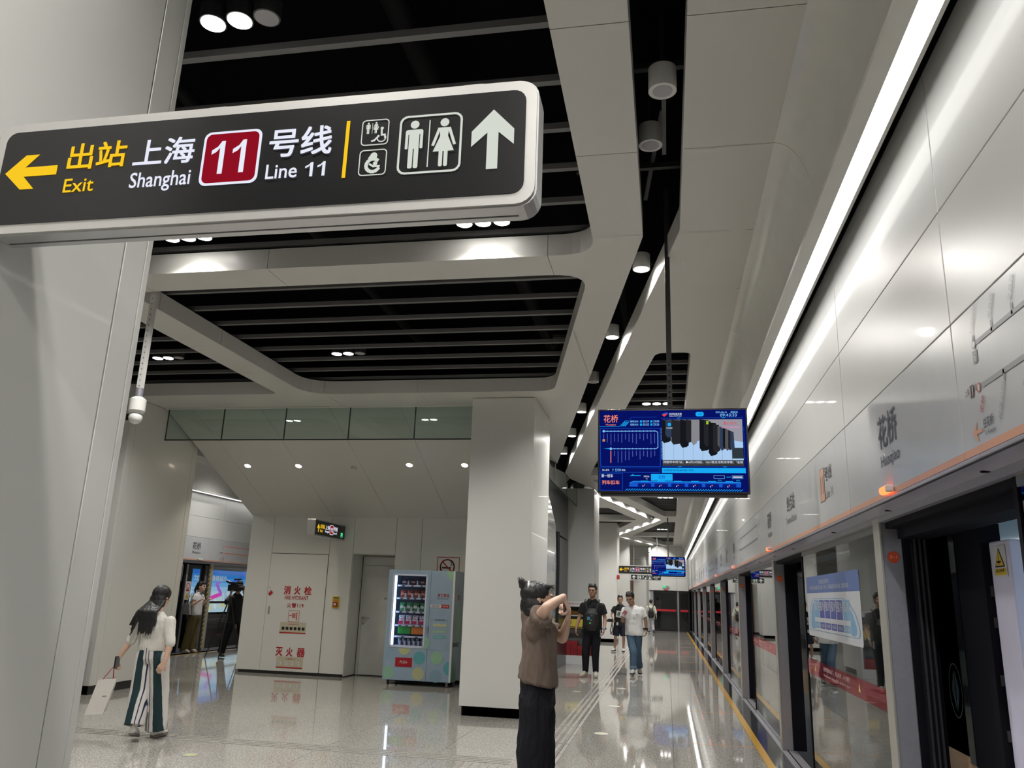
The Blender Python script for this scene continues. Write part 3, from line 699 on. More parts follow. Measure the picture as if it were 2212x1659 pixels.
# sloping soffit
def sz(y): return 4.28 - .441 * (y - 11.25)
xs = [-7.9, -7.42, -6.25, -5.1, -3.95, -2.40]
for a, b in zip(xs, xs[1:]):
    for ya, yb in ((11.28, 12.0), (12.0, 14.46)):
        prism_pts = [(ya, sz(ya)), (yb, sz(yb)), (yb, sz(yb) + .06), (ya, sz(ya) + .06)]
        part('soffit_panel', prism(bmesh.new(), prism_pts, 'x', a + .002, b - .002), CEILW, rm)
part('stair_mass', prism(bmesh.new(), [(11.6, 4.6), (11.6, 4.25), (14.5, 2.96), (20, 2.9), (20, 4.6)], 'x', -7.88, -2.4), BASEB, rm)
WARM = emis('warm_lens', (1, .86, .62), 30)
for i, (x, y) in enumerate([(-7.21, 12.81), (-6.25, 12.81), (-4.23, 12.77), (-3.27, 12.77)]):
    z = sz(y)
    t = empty('recessed_spotlight', (x, y, z), ORD[i] + ' warm recessed spotlight from the left in the sloping soffit', 'ceiling light', 'spotlights in the sloping soffit')
    d = V((0, -.404, -.915))
    part('lens', cyl(bmesh.new(), V((x, y, z)), V((x, y, z)) + d * .012, .05, n=20), WARM, t)
    part('rim', cyl(bmesh.new(), V((x, y, z)) + d * .0, V((x, y, z)) + d * .008, .066, n=20), LAMPW, t)
    L = bpy.data.lights.new('spot', 'SPOT'); L.energy = 40; L.spot_size = 2.0; L.spot_blend = .6; L.shadow_soft_size = .04; L.color = (1, .9, .72)
    lo = bpy.data.objects.new('spot_beam', L); link(lo, t); lo.location = d * .03
z = sz(12.86); t = empty('smoke_detector', (-5.25, 12.86, z), 'small grey detector between the warm soffit spotlights', 'detector')
part('body', cyl(bmesh.new(), (-5.25, 12.86, z), (-5.25, 12.84, z - .04), .05, .035, n=20), LAMPW, t)

# smoke barriers: hanging glass
sb = empty('smoke_barrier', (-5, 11.3, 3.76), 'hanging glass smoke barrier above the fire cabinet', 'glass barrier')
xs = [-7.85, -6.87, -5.81, -4.75, -3.7, -2.75]
for a, b in zip(xs, xs[1:]):
    part('pane', B(a + .006, b - .006, 11.30, 11.308, 3.77, 4.262), SMOKEG, sb)
    part('joint', B(b - .008, b + .006, 11.298, 11.312, 3.762, 4.262), DARKM, sb)
part('joint', B(-7.86, -7.846, 11.298, 11.312, 3.762, 4.262), DARKM, sb)
part('bottom_rail', B(-7.86, -2.74, 11.292, 11.318, 3.75, 3.768), DARKM, sb); part('top_rail', B(-7.86, -2.74, 11.292, 11.318, 4.262, 4.279), DARKM, sb)
sb = empty('smoke_barrier', (-2.25, 16, 3.76), 'glass smoke barrier running between the columns above the man in black', 'glass barrier')
ys = [12.42, 14.4, 16.4, 18.4, 20.6]
for a, b in zip(ys, ys[1:]):
    part('pane', B(-2.254, -2.246, a + .006, b - .006, 3.82, 4.5), SMOKEG, sb); part('joint', B(-2.257, -2.243, b - .008, b + .006, 3.81, 4.5), DARKM, sb)
part('bottom_rail', B(-2.262, -2.238, 12.42, 20.6, 3.80, 3.818), DARKM, sb)

# fire hydrant cabinet door (lifts away from the wall)
hc = empty('fire_cabinet', (-6.83, 14.44, 0), 'white fire hydrant cabinet door with red Chinese lettering', 'fire cabinet')
part('door', B(-7.413, -6.257, 14.438, 14.47, .055, 2.162, bev=.002), WHITE, hc)
p = Pane((0, 14.4365, 0), (1, 0, 0), (0, 0, 1))
for s_, a, b in (('消', -7.08, -6.95), ('火', -6.87, -6.75), ('栓', -6.67, -6.53)): p.text(REDP, s_, a, 1.42, b, 1.57, bold=.03)
p.text(REDP, 'FIRE HYDRANT', -7.05, 1.325, -6.58, 1.395); p.text(REDP, '火警119', -6.99, 1.18, -6.66, 1.265)
for s_, a, b in (('灭', -7.12, -6.99), ('火', -6.91, -6.79), ('器', -6.70, -6.55)): p.text(REDP, s_, a, .32, b, .47, bold=.03)
ip = mat('icon_red', (.55, .16, .16), .4)
p.ring(ip, rpts(-6.94, .93, -6.73, 1.13, .02, 2), .008); p.rect(ip, -6.87, 1.0, -6.80, 1.08); p.rect(ip, -6.79, .96, -6.765, 1.1); p.rect(ip, -6.91, 1.035, -6.87, 1.045); p.circ(ip, -6.91, 1.04, .012)
cr = mat('notice_cream', (.52, .48, .36), .5)
for z0 in (.72, .11):
    p.rect(cr, -7.09, z0, -6.57, z0 + .2); p.rect(REDP, -7.09, z0, -6.57, z0 + .022, .0016); p.text(REDP, '消火栓使用方法' if z0 > .5 else '灭火器使用方法', -6.93, z0 + .15, -6.72, z0 + .175, bold=0)
    for i in range(6 if z0 > .5 else 4):
        xa = -7.05 + i * (.08 if z0 > .5 else .12); p.rect(BLK if z0 > .5 else WHITE, xa, z0 + .06, xa + .055, z0 + .115, .0016)
        if z0 < .5: p.line(BLK, [(xa + .01, z0 + .07), (xa + .03, z0 + .1)], .008, .002)
p.build(hc, {'print_red': 'lettering', 'notice_cream': 'notice', 'icon_red': 'hose_reel_icon'}, 'notice_print')
part('recessed_handle', B(-7.36, -7.335, 14.430, 14.44, 1.05, 1.19, bev=.002), STEEL, hc)
tg = empty('seal_tag', (-7.38, 14.43, 1.43), 'small red and white seal tag on a string at the edge of the fire cabinet', 'tag')
bm = bmesh.new()
for i in range(10):
    a0, a1 = 2 * PI * i / 10, 2 * PI * (i + 1) / 10; cyl(bm, (-7.40 + .045 * math.cos(a0), 14.43, 1.5 + .05 * math.sin(a0)), (-7.40 + .045 * math.cos(a1), 14.43, 1.5 + .05 * math.sin(a1)), .003, n=5)
part('string', bm, LAMPW, tg); part('card', prism(bmesh.new(), [(-7.39, 1.42), (-7.33, 1.48), (-7.30, 1.44), (-7.36, 1.38)], 'y', 14.425, 14.43), REDP, tg)
cp = empty('call_point', (-6.03, 14.44, 1.3), 'red fire alarm call point on a yellow plate right of the fire cabinet', 'alarm')
part('plate', B(-6.1, -5.965, 14.438, 14.45, 1.2, 1.41), mat('plate_yellow', (.60, .48, .04), .4), cp); part('box', B(-6.075, -5.99, 14.405, 14.438, 1.225, 1.32, bev=.006), mat('box_red', (.35, .02, .015), .4), cp); part('button', B(-6.055, -6.01, 14.40, 14.405, 1.25, 1.295), LAMPW, cp)
p = Pane((0, 14.437, 0), (1, 0, 0), (0, 0, 1)); p.rect(BLK, -6.085, 1.375, -5.98, 1.395); p.rect(REDP, -6.085, 1.34, -5.98, 1.352); p.build(cp)
# steel door in the recess
dr = empty('door_1', (-5.36, 14.98, 0), kind='structure')
DOORW = mat('door_grey', (.58, .585, .56), .4)
part('frame', B(-5.76, -4.96, 14.985, 15.03, .01, 2.18), DOORW, dr); lf = part('leaf', B(-5.70, -5.02, 14.965, 14.99, .02, 2.0, bev=.003), DOORW, dr); part('transom', B(-5.72, -5.0, 14.97, 14.99, 2.01, 2.16, bev=.002), DOORW, dr)
bm = bmesh.new(); cyl(bm, (-5.665, 14.965, 1.03), (-5.665, 14.90, 1.03), .022, n=14); cyl(bm, (-5.665, 14.905, 1.03), (-5.53, 14.905, 1.03), .01, n=10); cyl(bm, (-5.665, 14.965, .93), (-5.665, 14.95, .93), .02, n=14); part('handle', bm, STEEL, dr)
part('closer', B(-5.12, -5.03, 14.93, 14.965, 1.93, 1.98), DARKM, dr); part('sensor', B(-5.09, -5.04, 14.94, 14.965, 2.05, 2.08), mat('sensor_red', (.12, .02, .02), .4), dr)
p = Pane((0, 14.9645, 0), (1, 0, 0), (0, 0, 1)); p.rect(mat('paper_white', (.62, .62, .60), .6), -5.36, 1.28, -5.05, 1.52); p.text(INK, '备品间', -5.28, 1.38, -5.13, 1.42, bold=0); p.build(dr, default='paper_notice')
# no smoking sign
ns = empty('no_smoking_sign', (-3.88, 14.43, 2.0), 'white and red no smoking sign half hidden behind the vending machine', 'sign')
part('board', B(-4.13, -3.70, 14.435, 14.447, 1.80, 2.18), LAMPW, ns)
p = Pane((0, 14.433, 0), (1, 0, 0), (0, 0, 1)); p.ring(REDP, [(-4.12, 1.81), (-3.71, 1.81), (-3.71, 2.17), (-4.12, 2.17)], .012)
p.rect(BLK, -4.03, 1.97, -3.86, 2.0); p.line(BLK, [(-3.87, 2.02), (-3.84, 2.05), (-3.87, 2.08), (-3.84, 2.11)], .012)
p.ring(REDP, [(-3.93 + .13 * math.cos(a), 2.0 + .13 * math.sin(a)) for a in [2 * PI * i / 30 for i in range(30)]], .022, .002); p.line(REDP, [(-4.02, 2.09), (-3.84, 1.91)], .022, .0025); p.build(ns)

# ------------------------------------------------------------------ hanging signs
def sign_body(t, x0, x1, y0, y1, z0, z1, axis='y', r=.045):
    """aluminium lightbox, both faces black"""
    fw = .030
    if axis == 'y':
        bm = prism(bmesh.new(), rpts(x0, z0, x1, z1, r), 'y', y0 + .008, y1 - .008); part('housing', bm, ALU, t, False)
        bm = prism(bmesh.new(), rpts(x0 + .004, z0 + .004, x1 - .004, z1 - .004, r), 'y', y0, y1); part('bezel', bm, mat('bezel_silver', (.60, .59, .57), .4, metal=.5), t)
        part('face', prism(bmesh.new(), rpts(x0 + fw, z0 + fw, x1 - fw, z1 - fw, r * .7), 'y', y0 - .002, y0 + .01), SIGNBLK, t)
        part('face', prism(bmesh.new(), rpts(x0 + fw, z0 + fw, x1 - fw, z1 - fw, r * .7), 'y', y1 - .01, y1 + .002), SIGNBLK, t)
    else:
        part('housing', prism(bmesh.new(), rpts(y0, z0, y1, z1, .02), 'x', x0, x1), ALU, t)
        part('face', B(x0 - .002, x1 + .002, y0 + .02, y1 - .02, z0 + .02, z1 - .02), SIGNBLK, t)
def man(p, m, x, y, h, c=.002):
    s = h
    p.circ(m, x, y + s * .905, s * .085, c, 16)
    p.poly(m, rpts(x - s * .17, y + s * .70, x + s * .17, y + s * .80, s * .045, 4), c); 
    p.rect(m, x - s * .17, y + s * .40, x - s * .115, y + s * .76, c, r=s * .02); p.rect(m, x + s * .115, y + s * .40, x + s * .17, y + s * .76, c, r=s * .02)
    p.rect(m, x - s * .098, y + s * .40, x + s * .098, y + s * .78, c); p.rect(m, x - s * .098, y, x - s * .01, y + s * .45, c, r=s * .03); p.rect(m, x + s * .01, y, x + s * .098, y + s * .45, c, r=s * .03)
def woman(p, m, x, y, h, c=.002):
    s = h
    p.circ(m, x, y + s * .905, s * .085, c, 16)
    p.poly(m, [(x - s * .09, y + s * .80), (x + s * .09, y + s * .80), (x + s * .075, y + s * .62), (x + s * .20, y + s * .31), (x - s * .20, y + s * .31), (x - s * .075, y + s * .62)], c)
    p.line(m, [(x - s * .10, y + s * .77), (x - s * .20, y + s * .46)], s * .055, c); p.line(m, [(x + s * .10, y + s * .77), (x + s * .20, y + s * .46)], s * .055, c)
    p.rect(m, x - s * .085, y, x - s * .012, y + s * .34, c, r=s * .03); p.rect(m, x + s * .012, y, x + s * .085, y + s * .34, c, r=s * .03)
def exit_graphics(t, o, u, w, h, full=True):
    """o = lower left corner of the face (text side), w x h face size"""
    Y, T, G = YEL_E, WHT_E, GRN_W
    q = lambda a: a * w
    k = lambda b: b * h
    def el(name, fn, stuff=False):
        p = Pane(o, u, (0, 0, 1)); fn(p); p.many = set(p.b) if stuff else set(); p.build(t, default=name)
    PTS = lambda L: [(q(a), k(b)) for a, b in L]
    def ones(p, m, a0, a1, b0, b1, g, c=.002): wd = (a1 - a0 - g) / 2; p.one(m, q(a0), k(b0), q(a0 + wd), k(b1), c); p.one(m, q(a1 - wd), k(b0), q(a1), k(b1), c)
    if full:
        el('left_arrow', lambda p: p.poly(Y, PTS([(.015, .587), (.054, .755), (.083, .755), (.057, .635), (.126, .635), (.126, .545), (.057, .545), (.083, .421), (.054, .421)])))
        el('yellow_lettering', lambda p: (p.text(Y, '出站', q(.147), k(.578), q(.266), k(.825), bold=.018), p.text(Y, 'Exit', q(.148), k(.36), q(.21), k(.488), bold=.006)), True)
        el('white_lettering', lambda p: (p.text(T, '上海', q(.284), k(.567), q(.404), k(.81), bold=.018), p.text(T, 'Shanghai', q(.284), k(.315), q(.404), k(.50), bold=.01), p.text(T, '号线', q(.551), k(.553), q(.667), k(.81), bold=.018), p.text(T, 'Line', q(.550), k(.355), q(.608), k(.484), bold=.01), ones(p, T, .623, .66, .352, .481, .008)), True)
        el('badge_rim', lambda p: p.rect(T, q(.4215), k(.333), q(.534), k(.834), .001, r=k(.065))); el('badge_field', lambda p: p.rect(RED_E, q(.4265), k(.355), q(.529), k(.812), .0015, r=k(.052)))
        el('badge_number', lambda p: ones(p, T, .440, .506, .435, .74, .016, .0022), True)
        el('divider_bar', lambda p: p.rect(Y, q(.6915), k(.32), q(.698), k(.838)))
        def access(p):
            p.ring(G, rpts(q(.7215), k(.60), q(.769), k(.825), k(.03), 3), k(.009)); man(p, G, q(.7325), k(.70), k(.105)); woman(p, G, q(.7465), k(.70), k(.105)); p.rect(G, q(.7393), k(.70), q(.7400), k(.80))
            p.circ(G, q(.7575), k(.745), k(.014), n=12); p.line(G, [(q(.7570), k(.725)), (q(.7575), k(.685)), (q(.763), k(.685)), (q(.764), k(.66))], k(.016))
            p.line(G, [(q(.7575) + k(.036) * math.cos(a), k(.66) + k(.036) * math.sin(a)) for a in [PI * .8 + PI * 1.25 * i / 12 for i in range(13)]], k(.009)); p.line(G, [(q(.752), k(.675)), (q(.745), k(.64)), (q(.741), k(.635))], k(.016))
        def nursery(p):
            p.ring(G, rpts(q(.7215), k(.33), q(.769), k(.552), k(.03), 3), k(.009)); p.circ(G, q(.7465), k(.50), k(.030), n=16); p.poly(G, PTS([(.7405, .508), (.736, .478), (.747, .475)]))
            p.line(G, [(q(.746) + k(.056) * math.cos(a), k(.415) + k(.056) * math.sin(a)) for a in [PI * .3 + PI * 1.5 * i / 14 for i in range(15)]], k(.028)); p.circ(G, q(.750), k(.43), k(.019), n=12); p.line(G, PTS([(.7405, .425), (.747, .405), (.757, .405)]), k(.016))
        def toilets(p): p.ring(G, rpts(q(.791), k(.322), q(.898), k(.828), k(.06), 4), k(.018)); man(p, G, q(.8165), k(.362), k(.43)); woman(p, G, q(.869), k(.362), k(.43)); p.rect(G, q(.8415), k(.365), q(.8435), k(.783))
        el('accessible_toilet_icon', access, True); el('nursing_room_icon', nursery, True); el('toilet_icon', toilets, True)
        el('up_arrow', lambda p: p.poly(G, PTS([(.953, .833), (.9165, .649), (.9165, .514), (.9435, .631), (.9435, .311), (.9625, .311), (.9625, .631), (.989, .514), (.989, .649)])))
    else:
        el('up_arrow', lambda p: p.poly(Y, PTS([(.09, .78), (.05, .5), (.05, .42), (.082, .55), (.082, .2), (.098, .2), (.098, .55), (.13, .42), (.13, .5)])))
        el('yellow_lettering', lambda p: (p.text(Y, '出站', q(.15), k(.48), q(.29), k(.78), bold=.02), p.text(Y, 'Exit', q(.15), k(.22), q(.23), k(.40))), True)
        el('white_lettering', lambda p: (p.text(T, '上海', q(.32), k(.48), q(.46), k(.78), bold=.02), p.text(T, 'Shanghai', q(.31), k(.22), q(.45), k(.42)), p.text(T, '号线', q(.60), k(.48), q(.73), k(.78), bold=.02), p.text(T, 'Line', q(.60), k(.24), q(.67), k(.40)), ones(p, T, .68, .72, .24, .40, .01)), True)
        el('badge_rim', lambda p: p.rect(T, q(.47), k(.16), q(.59), k(.86), .001, r=.015)); el('badge_field', lambda p: p.rect(RED_E, q(.478), k(.19), q(.582), k(.83), .0015, r=.012)); el('badge_number', lambda p: ones(p, T, .495, .565, .34, .68, .016, .0022), True)
        el('exit_badge', lambda p: (p.rect(GREEN_E, q(.86), k(.12), q(.93), k(.46), .001), man(p, SIGNBLK, q(.895), k(.26), k(.17)), p.rect(SIGNBLK, q(.875), k(.15), q(.915), k(.22), .002)), True)
def big_sign(y, label, x0=-1.80, x1=-.285, z0=2.43, z1=2.768):
    t = empty('hanging_sign', ((x0 + x1) / 2, y, z0), label, 'sign', 'black exit and toilet signs')
    sign_body(t, x0, x1, y, y + .088, z0, z1)
    for xx in (x0 + .12, x0 + .62, x0 + 1.32): part('mount_clip', B(xx, xx + .05, y + .02, y + .07, z1, z1 + .012), ALU, t)
    part('seam', B(x0 + .05, x1 - .05, y + .052, y + .057, z0 - .001, z0 + .002), DARKM, t)
    part('wall_bracket', B(x0 - .02, x0 + .01, y + .02, y + .07, z0 + .08, z1 - .08), ALU, t)
    exit_graphics(t, (x0 + .026, y - .0025, z0 + .001), (1, 0, 0), 1.448, .308)
    return t
big_sign(1.66, 'huge black lightbox sign pointing to Exit and Shanghai Line 11, nearest the camera')
big_sign(31.1, 'small far exit sign left of the distant blue screen')
t = empty('hanging_sign', (-.9, 36, 2.35), 'small far toilet sign hanging below the distant exit sign', 'sign', 'black exit and toilet signs')
sign_body(t, -1.56, -.22, 36, 36.13, 2.33, 2.60)
p = Pane((-1.53, 35.997, 2.35), (1, 0, 0), (0, 0, 1)); G = GRN_W
p.poly(G, [(.13, .19), (.05, .12), (.05, .09), (.11, .13), (.11, .03), (.15, .03), (.15, .13), (.21, .09), (.21, .12)])
for i, xx in enumerate((.27, .50, .73)): p.ring(G, rpts(xx, .03, xx + .17, .20, .02, 2), .01)
man(p, G, .315, .045, .14); woman(p, G, .395, .045, .14); man(p, G, .54, .1, .08); p.circ(G, .62, .08, .03); p.circ(G, .815, .14, .025); p.circ(G, .815, .08, .035)
p.text(G, '卫生间', .95, .11, 1.22, .20, bold=.02); p.text(G, 'Toilet', 1.0, .04, 1.17, .09); p.build(t, default='pictograms')
for xx in (-1.4, -.4): part('hanger', cyl(bmesh.new(), (xx, 36.06, 2.6), (xx, 36.06, 4.3), .012, n=8), ALU, t)
t = empty('hanging_sign', (-6.05, 13.7, 2.43), 'black exit sign with a yellow up arrow jutting from the fire cabinet wall', 'sign', 'black exit and toilet signs')
sign_body(t, -6.12, -5.97, 13.1, 14.45, 2.43, 2.715, axis='x')
exit_graphics(t, (-5.9675, 13.12, 2.45), (0, 1, 0), 1.31, .245, full=False)

# ------------------------------------------------------------------ information screens
def sc(n, c, s=.95): return emis('tv_' + n, c, s)
def tv(xc, y, z0, z1, w, label, pole_x, full=True, tilt=0.0):
    t = empty('information_screen', (xc, y, z0), label, 'screen', 'hanging passenger information screens')
    x0, x1 = xc - w / 2, xc + w / 2; h = z1 - z0
    part('case', B(x0, x1, y, y + .06, z0, z1, bev=.004), mat('tv_black', (.008, .008, .01), .25), t); part('lower_rail', B(x0 + .02, x1 - .02, y + .02, y + .09, z0 - .022, z0), MC['tv_black'], t)
    part('bracket', B(pole_x - .09, pole_x + .09, y + .06, y + .16, z0 + .15, z1 - .1), DARKM, t)
    pole = part('pole', B(pole_x - .02, pole_x + .02, y + .09, y + .13, z0 + .3, 4.9), mat('pole_dark', (.035, .033, .033), .45), t)
    bm = bmesh.new()
    zz = z1 + .02
    while zz < z1 + .42 and full: cyl(bm, (pole_x, y + .088, zz), (pole_x, y + .091, zz), .006, n=10); zz += .045
    if full: part('pole_holes', bm, BLACK, t)
    m_ = .012
    p = Pane((x0 + m_, y - .001, z0 + m_), (1, 0, 0), (0, 0, 1)); U, Hh = w - 2 * m_, h - 2 * m_
    R_ = lambda m, a, b, c, d, k=1, r=0: p.rect(m, a * U, (1 - d) * Hh, c * U, (1 - b) * Hh, .0004 * k, r=r)      # y downwards
    def T_(m, s, a, b, c, d, k=4, bold=.01): p.text(m, s, a * U, (1 - d) * Hh, c * U, (1 - b) * Hh, .0004 * k, bold=bold)
    def L_(m, pts, w_, k=2): p.line(m, [(a * U, (1 - b) * Hh) for a, b in pts], w_, .0004 * k)
    navy, deep, blue, cyan, pale, coral, white = sc('navy', (.002, .006, .13)), sc('deep', (.003, .012, .20)), sc('blue', (.01, .10, .62)), sc('cyan', (.01, .42, .95)), sc('pale', (.22, .55, 1.0)), sc('coral', (1.0, .27, .16)), sc('white', (.75, .85, 1.0))
    R_(navy, 0, 0, 1, 1, 0)
    T_(coral, '花桥', .03, .055, .13, .15); T_(coral, 'Huaqiao', .045, .165, .115, .195, bold=0)
    L_(cyan, [(.0, .20), (.14, .20), (.18, .13), (.2, .13)], .003); 
    for i in range(3): L_(cyan, [(.155 + i * .012, .195), (.18 + i * .012, .145)], .006)
    L_(blue, [(.2, .14), (.225, .085), (.40, .085)], .002)
    for i, (a_, b_, c_) in enumerate((('唯亭方向', '05:39', '23:08'), ('花桥方向', '05:55', '23:26'))):
        yy = .125 + i * .04; T_(pale, a_, .215, yy, .27, yy + .026, bold=.02); R_(cyan, .283, yy, .297, yy + .027); T_(pale, b_, .303, yy, .345, yy + .026); R_(cyan, .355, yy, .369, yy + .027); T_(pale, c_, .375, yy, .415, yy + .026)
    # route
    for a in ([(.0, .225), (.415, .225), (.415, .70), (.005, .70), (.0, .225)],): L_(blue, [(x + .005, y_) for x, y_ in a], .003)
    L_(pale, [(.03, .26), (.39, .26), (.405, .275), (.405, .465), (.39, .48), (.07, .48)], .005)
    for i in range(15): p.circ(pale, (.03 + .0252 * i) * U, (1 - .26) * Hh, .005 if i else .01, .0016, 12)
    for i in range(13): p.circ(pale, (.08 + .0252 * i) * U, (1 - .48) * Hh, .005 if i else .01, .0016, 12)
    mutd = sc('muted', (.09, .12, .42))
    random.seed(11)
    for i in range(15): L_(mutd, [(.03 + .0252 * i, .295), (.03 + .0252 * i, .295 + random.uniform(.05, .14))], .005)
    for i in range(13): L_(coral if i == 0 else mutd, [(.08 + .0252 * i, .51), (.08 + .0252 * i, .51 + (.14 if i == 0 else random.uniform(.05, .14)))], .006 if i == 0 else .005)
    R_(sc('orange', (1, .35, .05)), .022, .36, .038, .39); p.poly(cyan, [(.03 * U, .525 * Hh), (.07 * U, .528 * Hh), (.07 * U, .515 * Hh)], .001)
    # next trains
    L_(blue, [(.005, .715), (.415, .715), (.415, .77), (.005, .77), (.005, .715)], .002); T_(white, '第二班车', .02, .73, .07, .755, bold=0); T_(pale, '7 分钟', .09, .725, .15, .76); T_(white, '到站', .155, .73, .18, .755, bold=0)
    L_(blue, [(.005, .785), (.16, .785), (.16, .99), (.005, .99), (.005, .785)], .003); T_(white, '第一班车', .015, .795, .095, .835); T_(coral, '列车扣车', .02, .87, .14, .92, bold=.015)
    # header right
    T_(white, '苏州轨道交通', .485, .035, .57, .06); T_(white, 'Suzhou Rail Transit', .485, .065, .57, .08, bold=0)
    p.poly(sc('logor', (.9, .05, .06)), [(.435 * U, .94 * Hh), (.455 * U, .955 * Hh), (.475 * U, .955 * Hh), (.46 * U, .93 * Hh), (.45 * U, .92 * Hh)], .001); p.line(blue, [(.44 * U, .95 * Hh), (.46 * U, .965 * Hh), (.475 * U, .962 * Hh)], .008, .0016)
    R_(cyan, .665, .025, .72, .08, r=.014); T_(navy, '11号线', .68, .04, .705, .06, bold=0)
    T_(pale, '2023-06-16', .80, .02, .875, .042); T_(pale, '星期五', .90, .018, .95, .044); T_(pale, '09:43:33', .83, .05, .94, .085)
    # video window with washing hanging from rails
    vx0, vy0, vx1, vy1 = .435, .12, .975, .62
    R_(sc('sky', (.42, .62, .90)), vx0, vy0, vx1, vy1); R_(sc('room', (.20, .21, .27)), vx0, vy0, vx1, .32, 1.5)
    p.poly(sc('ceil', (.32, .31, .36)), [(.72 * U, (1 - .12) * Hh), (.975 * U, (1 - .12) * Hh), (.975 * U, (1 - .40) * Hh), (.86 * U, (1 - .36) * Hh)], .0008)
    for i in range(8): L_(sc('frame', (.20, .30, .48)), [(.45 + i * .065, .33), (.445 + i * .065, .62)], .002, 2.2)
    cl = [sc('cloth0', (.008, .009, .013)), sc('cloth1', (.02, .02, .024)), sc('cloth2', (.09, .09, .10)), sc('cloth3', (.25, .25, .27)), sc('cloth4', (.03, .05, .10))]
    for a_, b_, l_, c_ in ((.435, .49, .40, 0), (.46, .54, .33, 4), (.50, .565, .42, 1), (.56, .61, .46, 0), (.60, .64, .40, 1), (.635, .665, .43, 3), (.65, .70, .38, 3), (.69, .75, .50, 0), (.72, .765, .44, 1), (.75, .80, .56, 0), (.78, .82, .52, 1), (.81, .835, .46, 2), (.825, .85, .50, 4), (.845, .87, .48, 0), (.86, .885, .50, 2), (.88, .90, .50, 1), (.895, .915, .5, 4)):
        top = vy0 if a_ < .7 else vy0 + (a_ - .7) * .75
        p.poly(cl[c_], [(a_ * U, (1 - top) * Hh), (b_ * U, (1 - top - .01) * Hh), ((b_ + .004) * U, (1 - l_ + .02) * Hh), ((b_ - .012) * U, (1 - l_) * Hh), ((a_ + .01) * U, (1 - l_ - .01) * Hh), ((a_ - .004) * U, (1 - l_ + .03) * Hh)], .0012 + a_ * .0004)
    R_(sc('shelf', (.03, .04, .05)), .90, .47, .975, .60, 3); R_(sc('lime', (.35, .6, .02)), .735, .14, .75, .18, 5)
    p.circ(cyan, .485 * U, (1 - .18) * Hh, .013, .003); T_(white, '移动电视', .465, .215, .505, .235, 8, 0)
    T_(sc('tvred', (.8, .03, .05)), '爱心达人', .85, .15, .94, .185, 8); T_(sc('tvpink', (.85, .25, .55)), '山区公益暑期援助', .835, .205, .955, .23, 8, 0)
    R_(sc('black', (.002, .002, .004)), vx0, .62, vx1, .69, 6); T_(white, '西路停车场"站，◆6月20日起，1051路支线取消停靠："金陵', .44, .63, .97, .66, 9, 0)
    R_(cyan, .43, .715, .985, .775, 2); T_(navy, '欢迎乘坐苏州轨道交通11号线', .44, .73, .64, .755, 5, 0)
    for yy in (.10, .70): L_(blue, [(.43, yy), (.98, yy)], .002); L_(cyan, [(.54, yy), (.56, yy)], .004, 3); L_(cyan, [(.84, yy), (.86, yy)], .004, 3)
    for i in range(22): R_(pale, .426, .22 + i * .018, .430, .228 + i * .018); R_(blue, .981, .22 + i * .018, .985, .228 + i * .018)
    # lower right: direction and train drawing
    p.poly(cyan, [(.21 * U, .185 * Hh), (.235 * U, .21 * Hh), (.235 * U, .195 * Hh), (.285 * U, .195 * Hh), (.285 * U, .185 * Hh)], .001)
    T_(white, '开往:', .305, .81, .345, .83); T_(white, 'To', .318, .84, .332, .855, bold=0); R_(cyan, .355, .79, .50, .87, r=.004); T_(blue, '花桥', .405, .805, .45, .85)
    L_(pale, [(.775, .805), (.845, .805), (.845, .84), (.775, .84), (.775, .805)], .002); L_(pale, [(.895, .805), (.965, .805), (.965, .84), (.895, .84), (.895, .805)], .002); L_(cyan, [(.86, .822), (.885, .822)], .005); T_(white, '↔', .9, .81, .955, .835, bold=0) if False else R_(white, .90, .815, .96, .83, 3)
    T_(cyan, '舒适', .80, .855, .825, .872, bold=0); T_(cyan, '拥挤', .92, .855, .945, .872, bold=0)
    p.poly(blue, [(.205 * U, .055 * Hh), (.21 * U, .10 * Hh), (.235 * U, .125 * Hh), (.94 * U, .115 * Hh), (.95 * U, .10 * Hh), (.95 * U, .055 * Hh)], .0012); L_(cyan, [(.21, .9), (.235, .88), (.945, .885), (.95, .90)], .004, 4)
    for i in range(6): R_(deep, .265 + i * .113, .905, .355 + i * .113, .95, 5); p.circ(coral, (.31 + i * .113) * U, .075 * Hh, .004, .0025, 8); R_(white, .297 + i * .113, .93, .302 + i * .113, .945, 6); R_(cyan, .285 + i * .113, .872, .335 + i * .113, .885, 6)
    for i in range(46): L_(cyan, [(.18 + i * .017, .99), (.195 + i * .017, .972)], .004, 5)
    p.build(t, default='screen_print')
    return t
tv(.055, 6.1, 2.325, 2.975, 1.125, 'large blue passenger information screen on a black pole', .045)
tv(.06, 28.0, 2.33, 2.96, 1.125, 'distant blue information screen near the far end wall', .06, full=False)
# screen and sign of the near bay behind the camera, visible only by reflection are left out

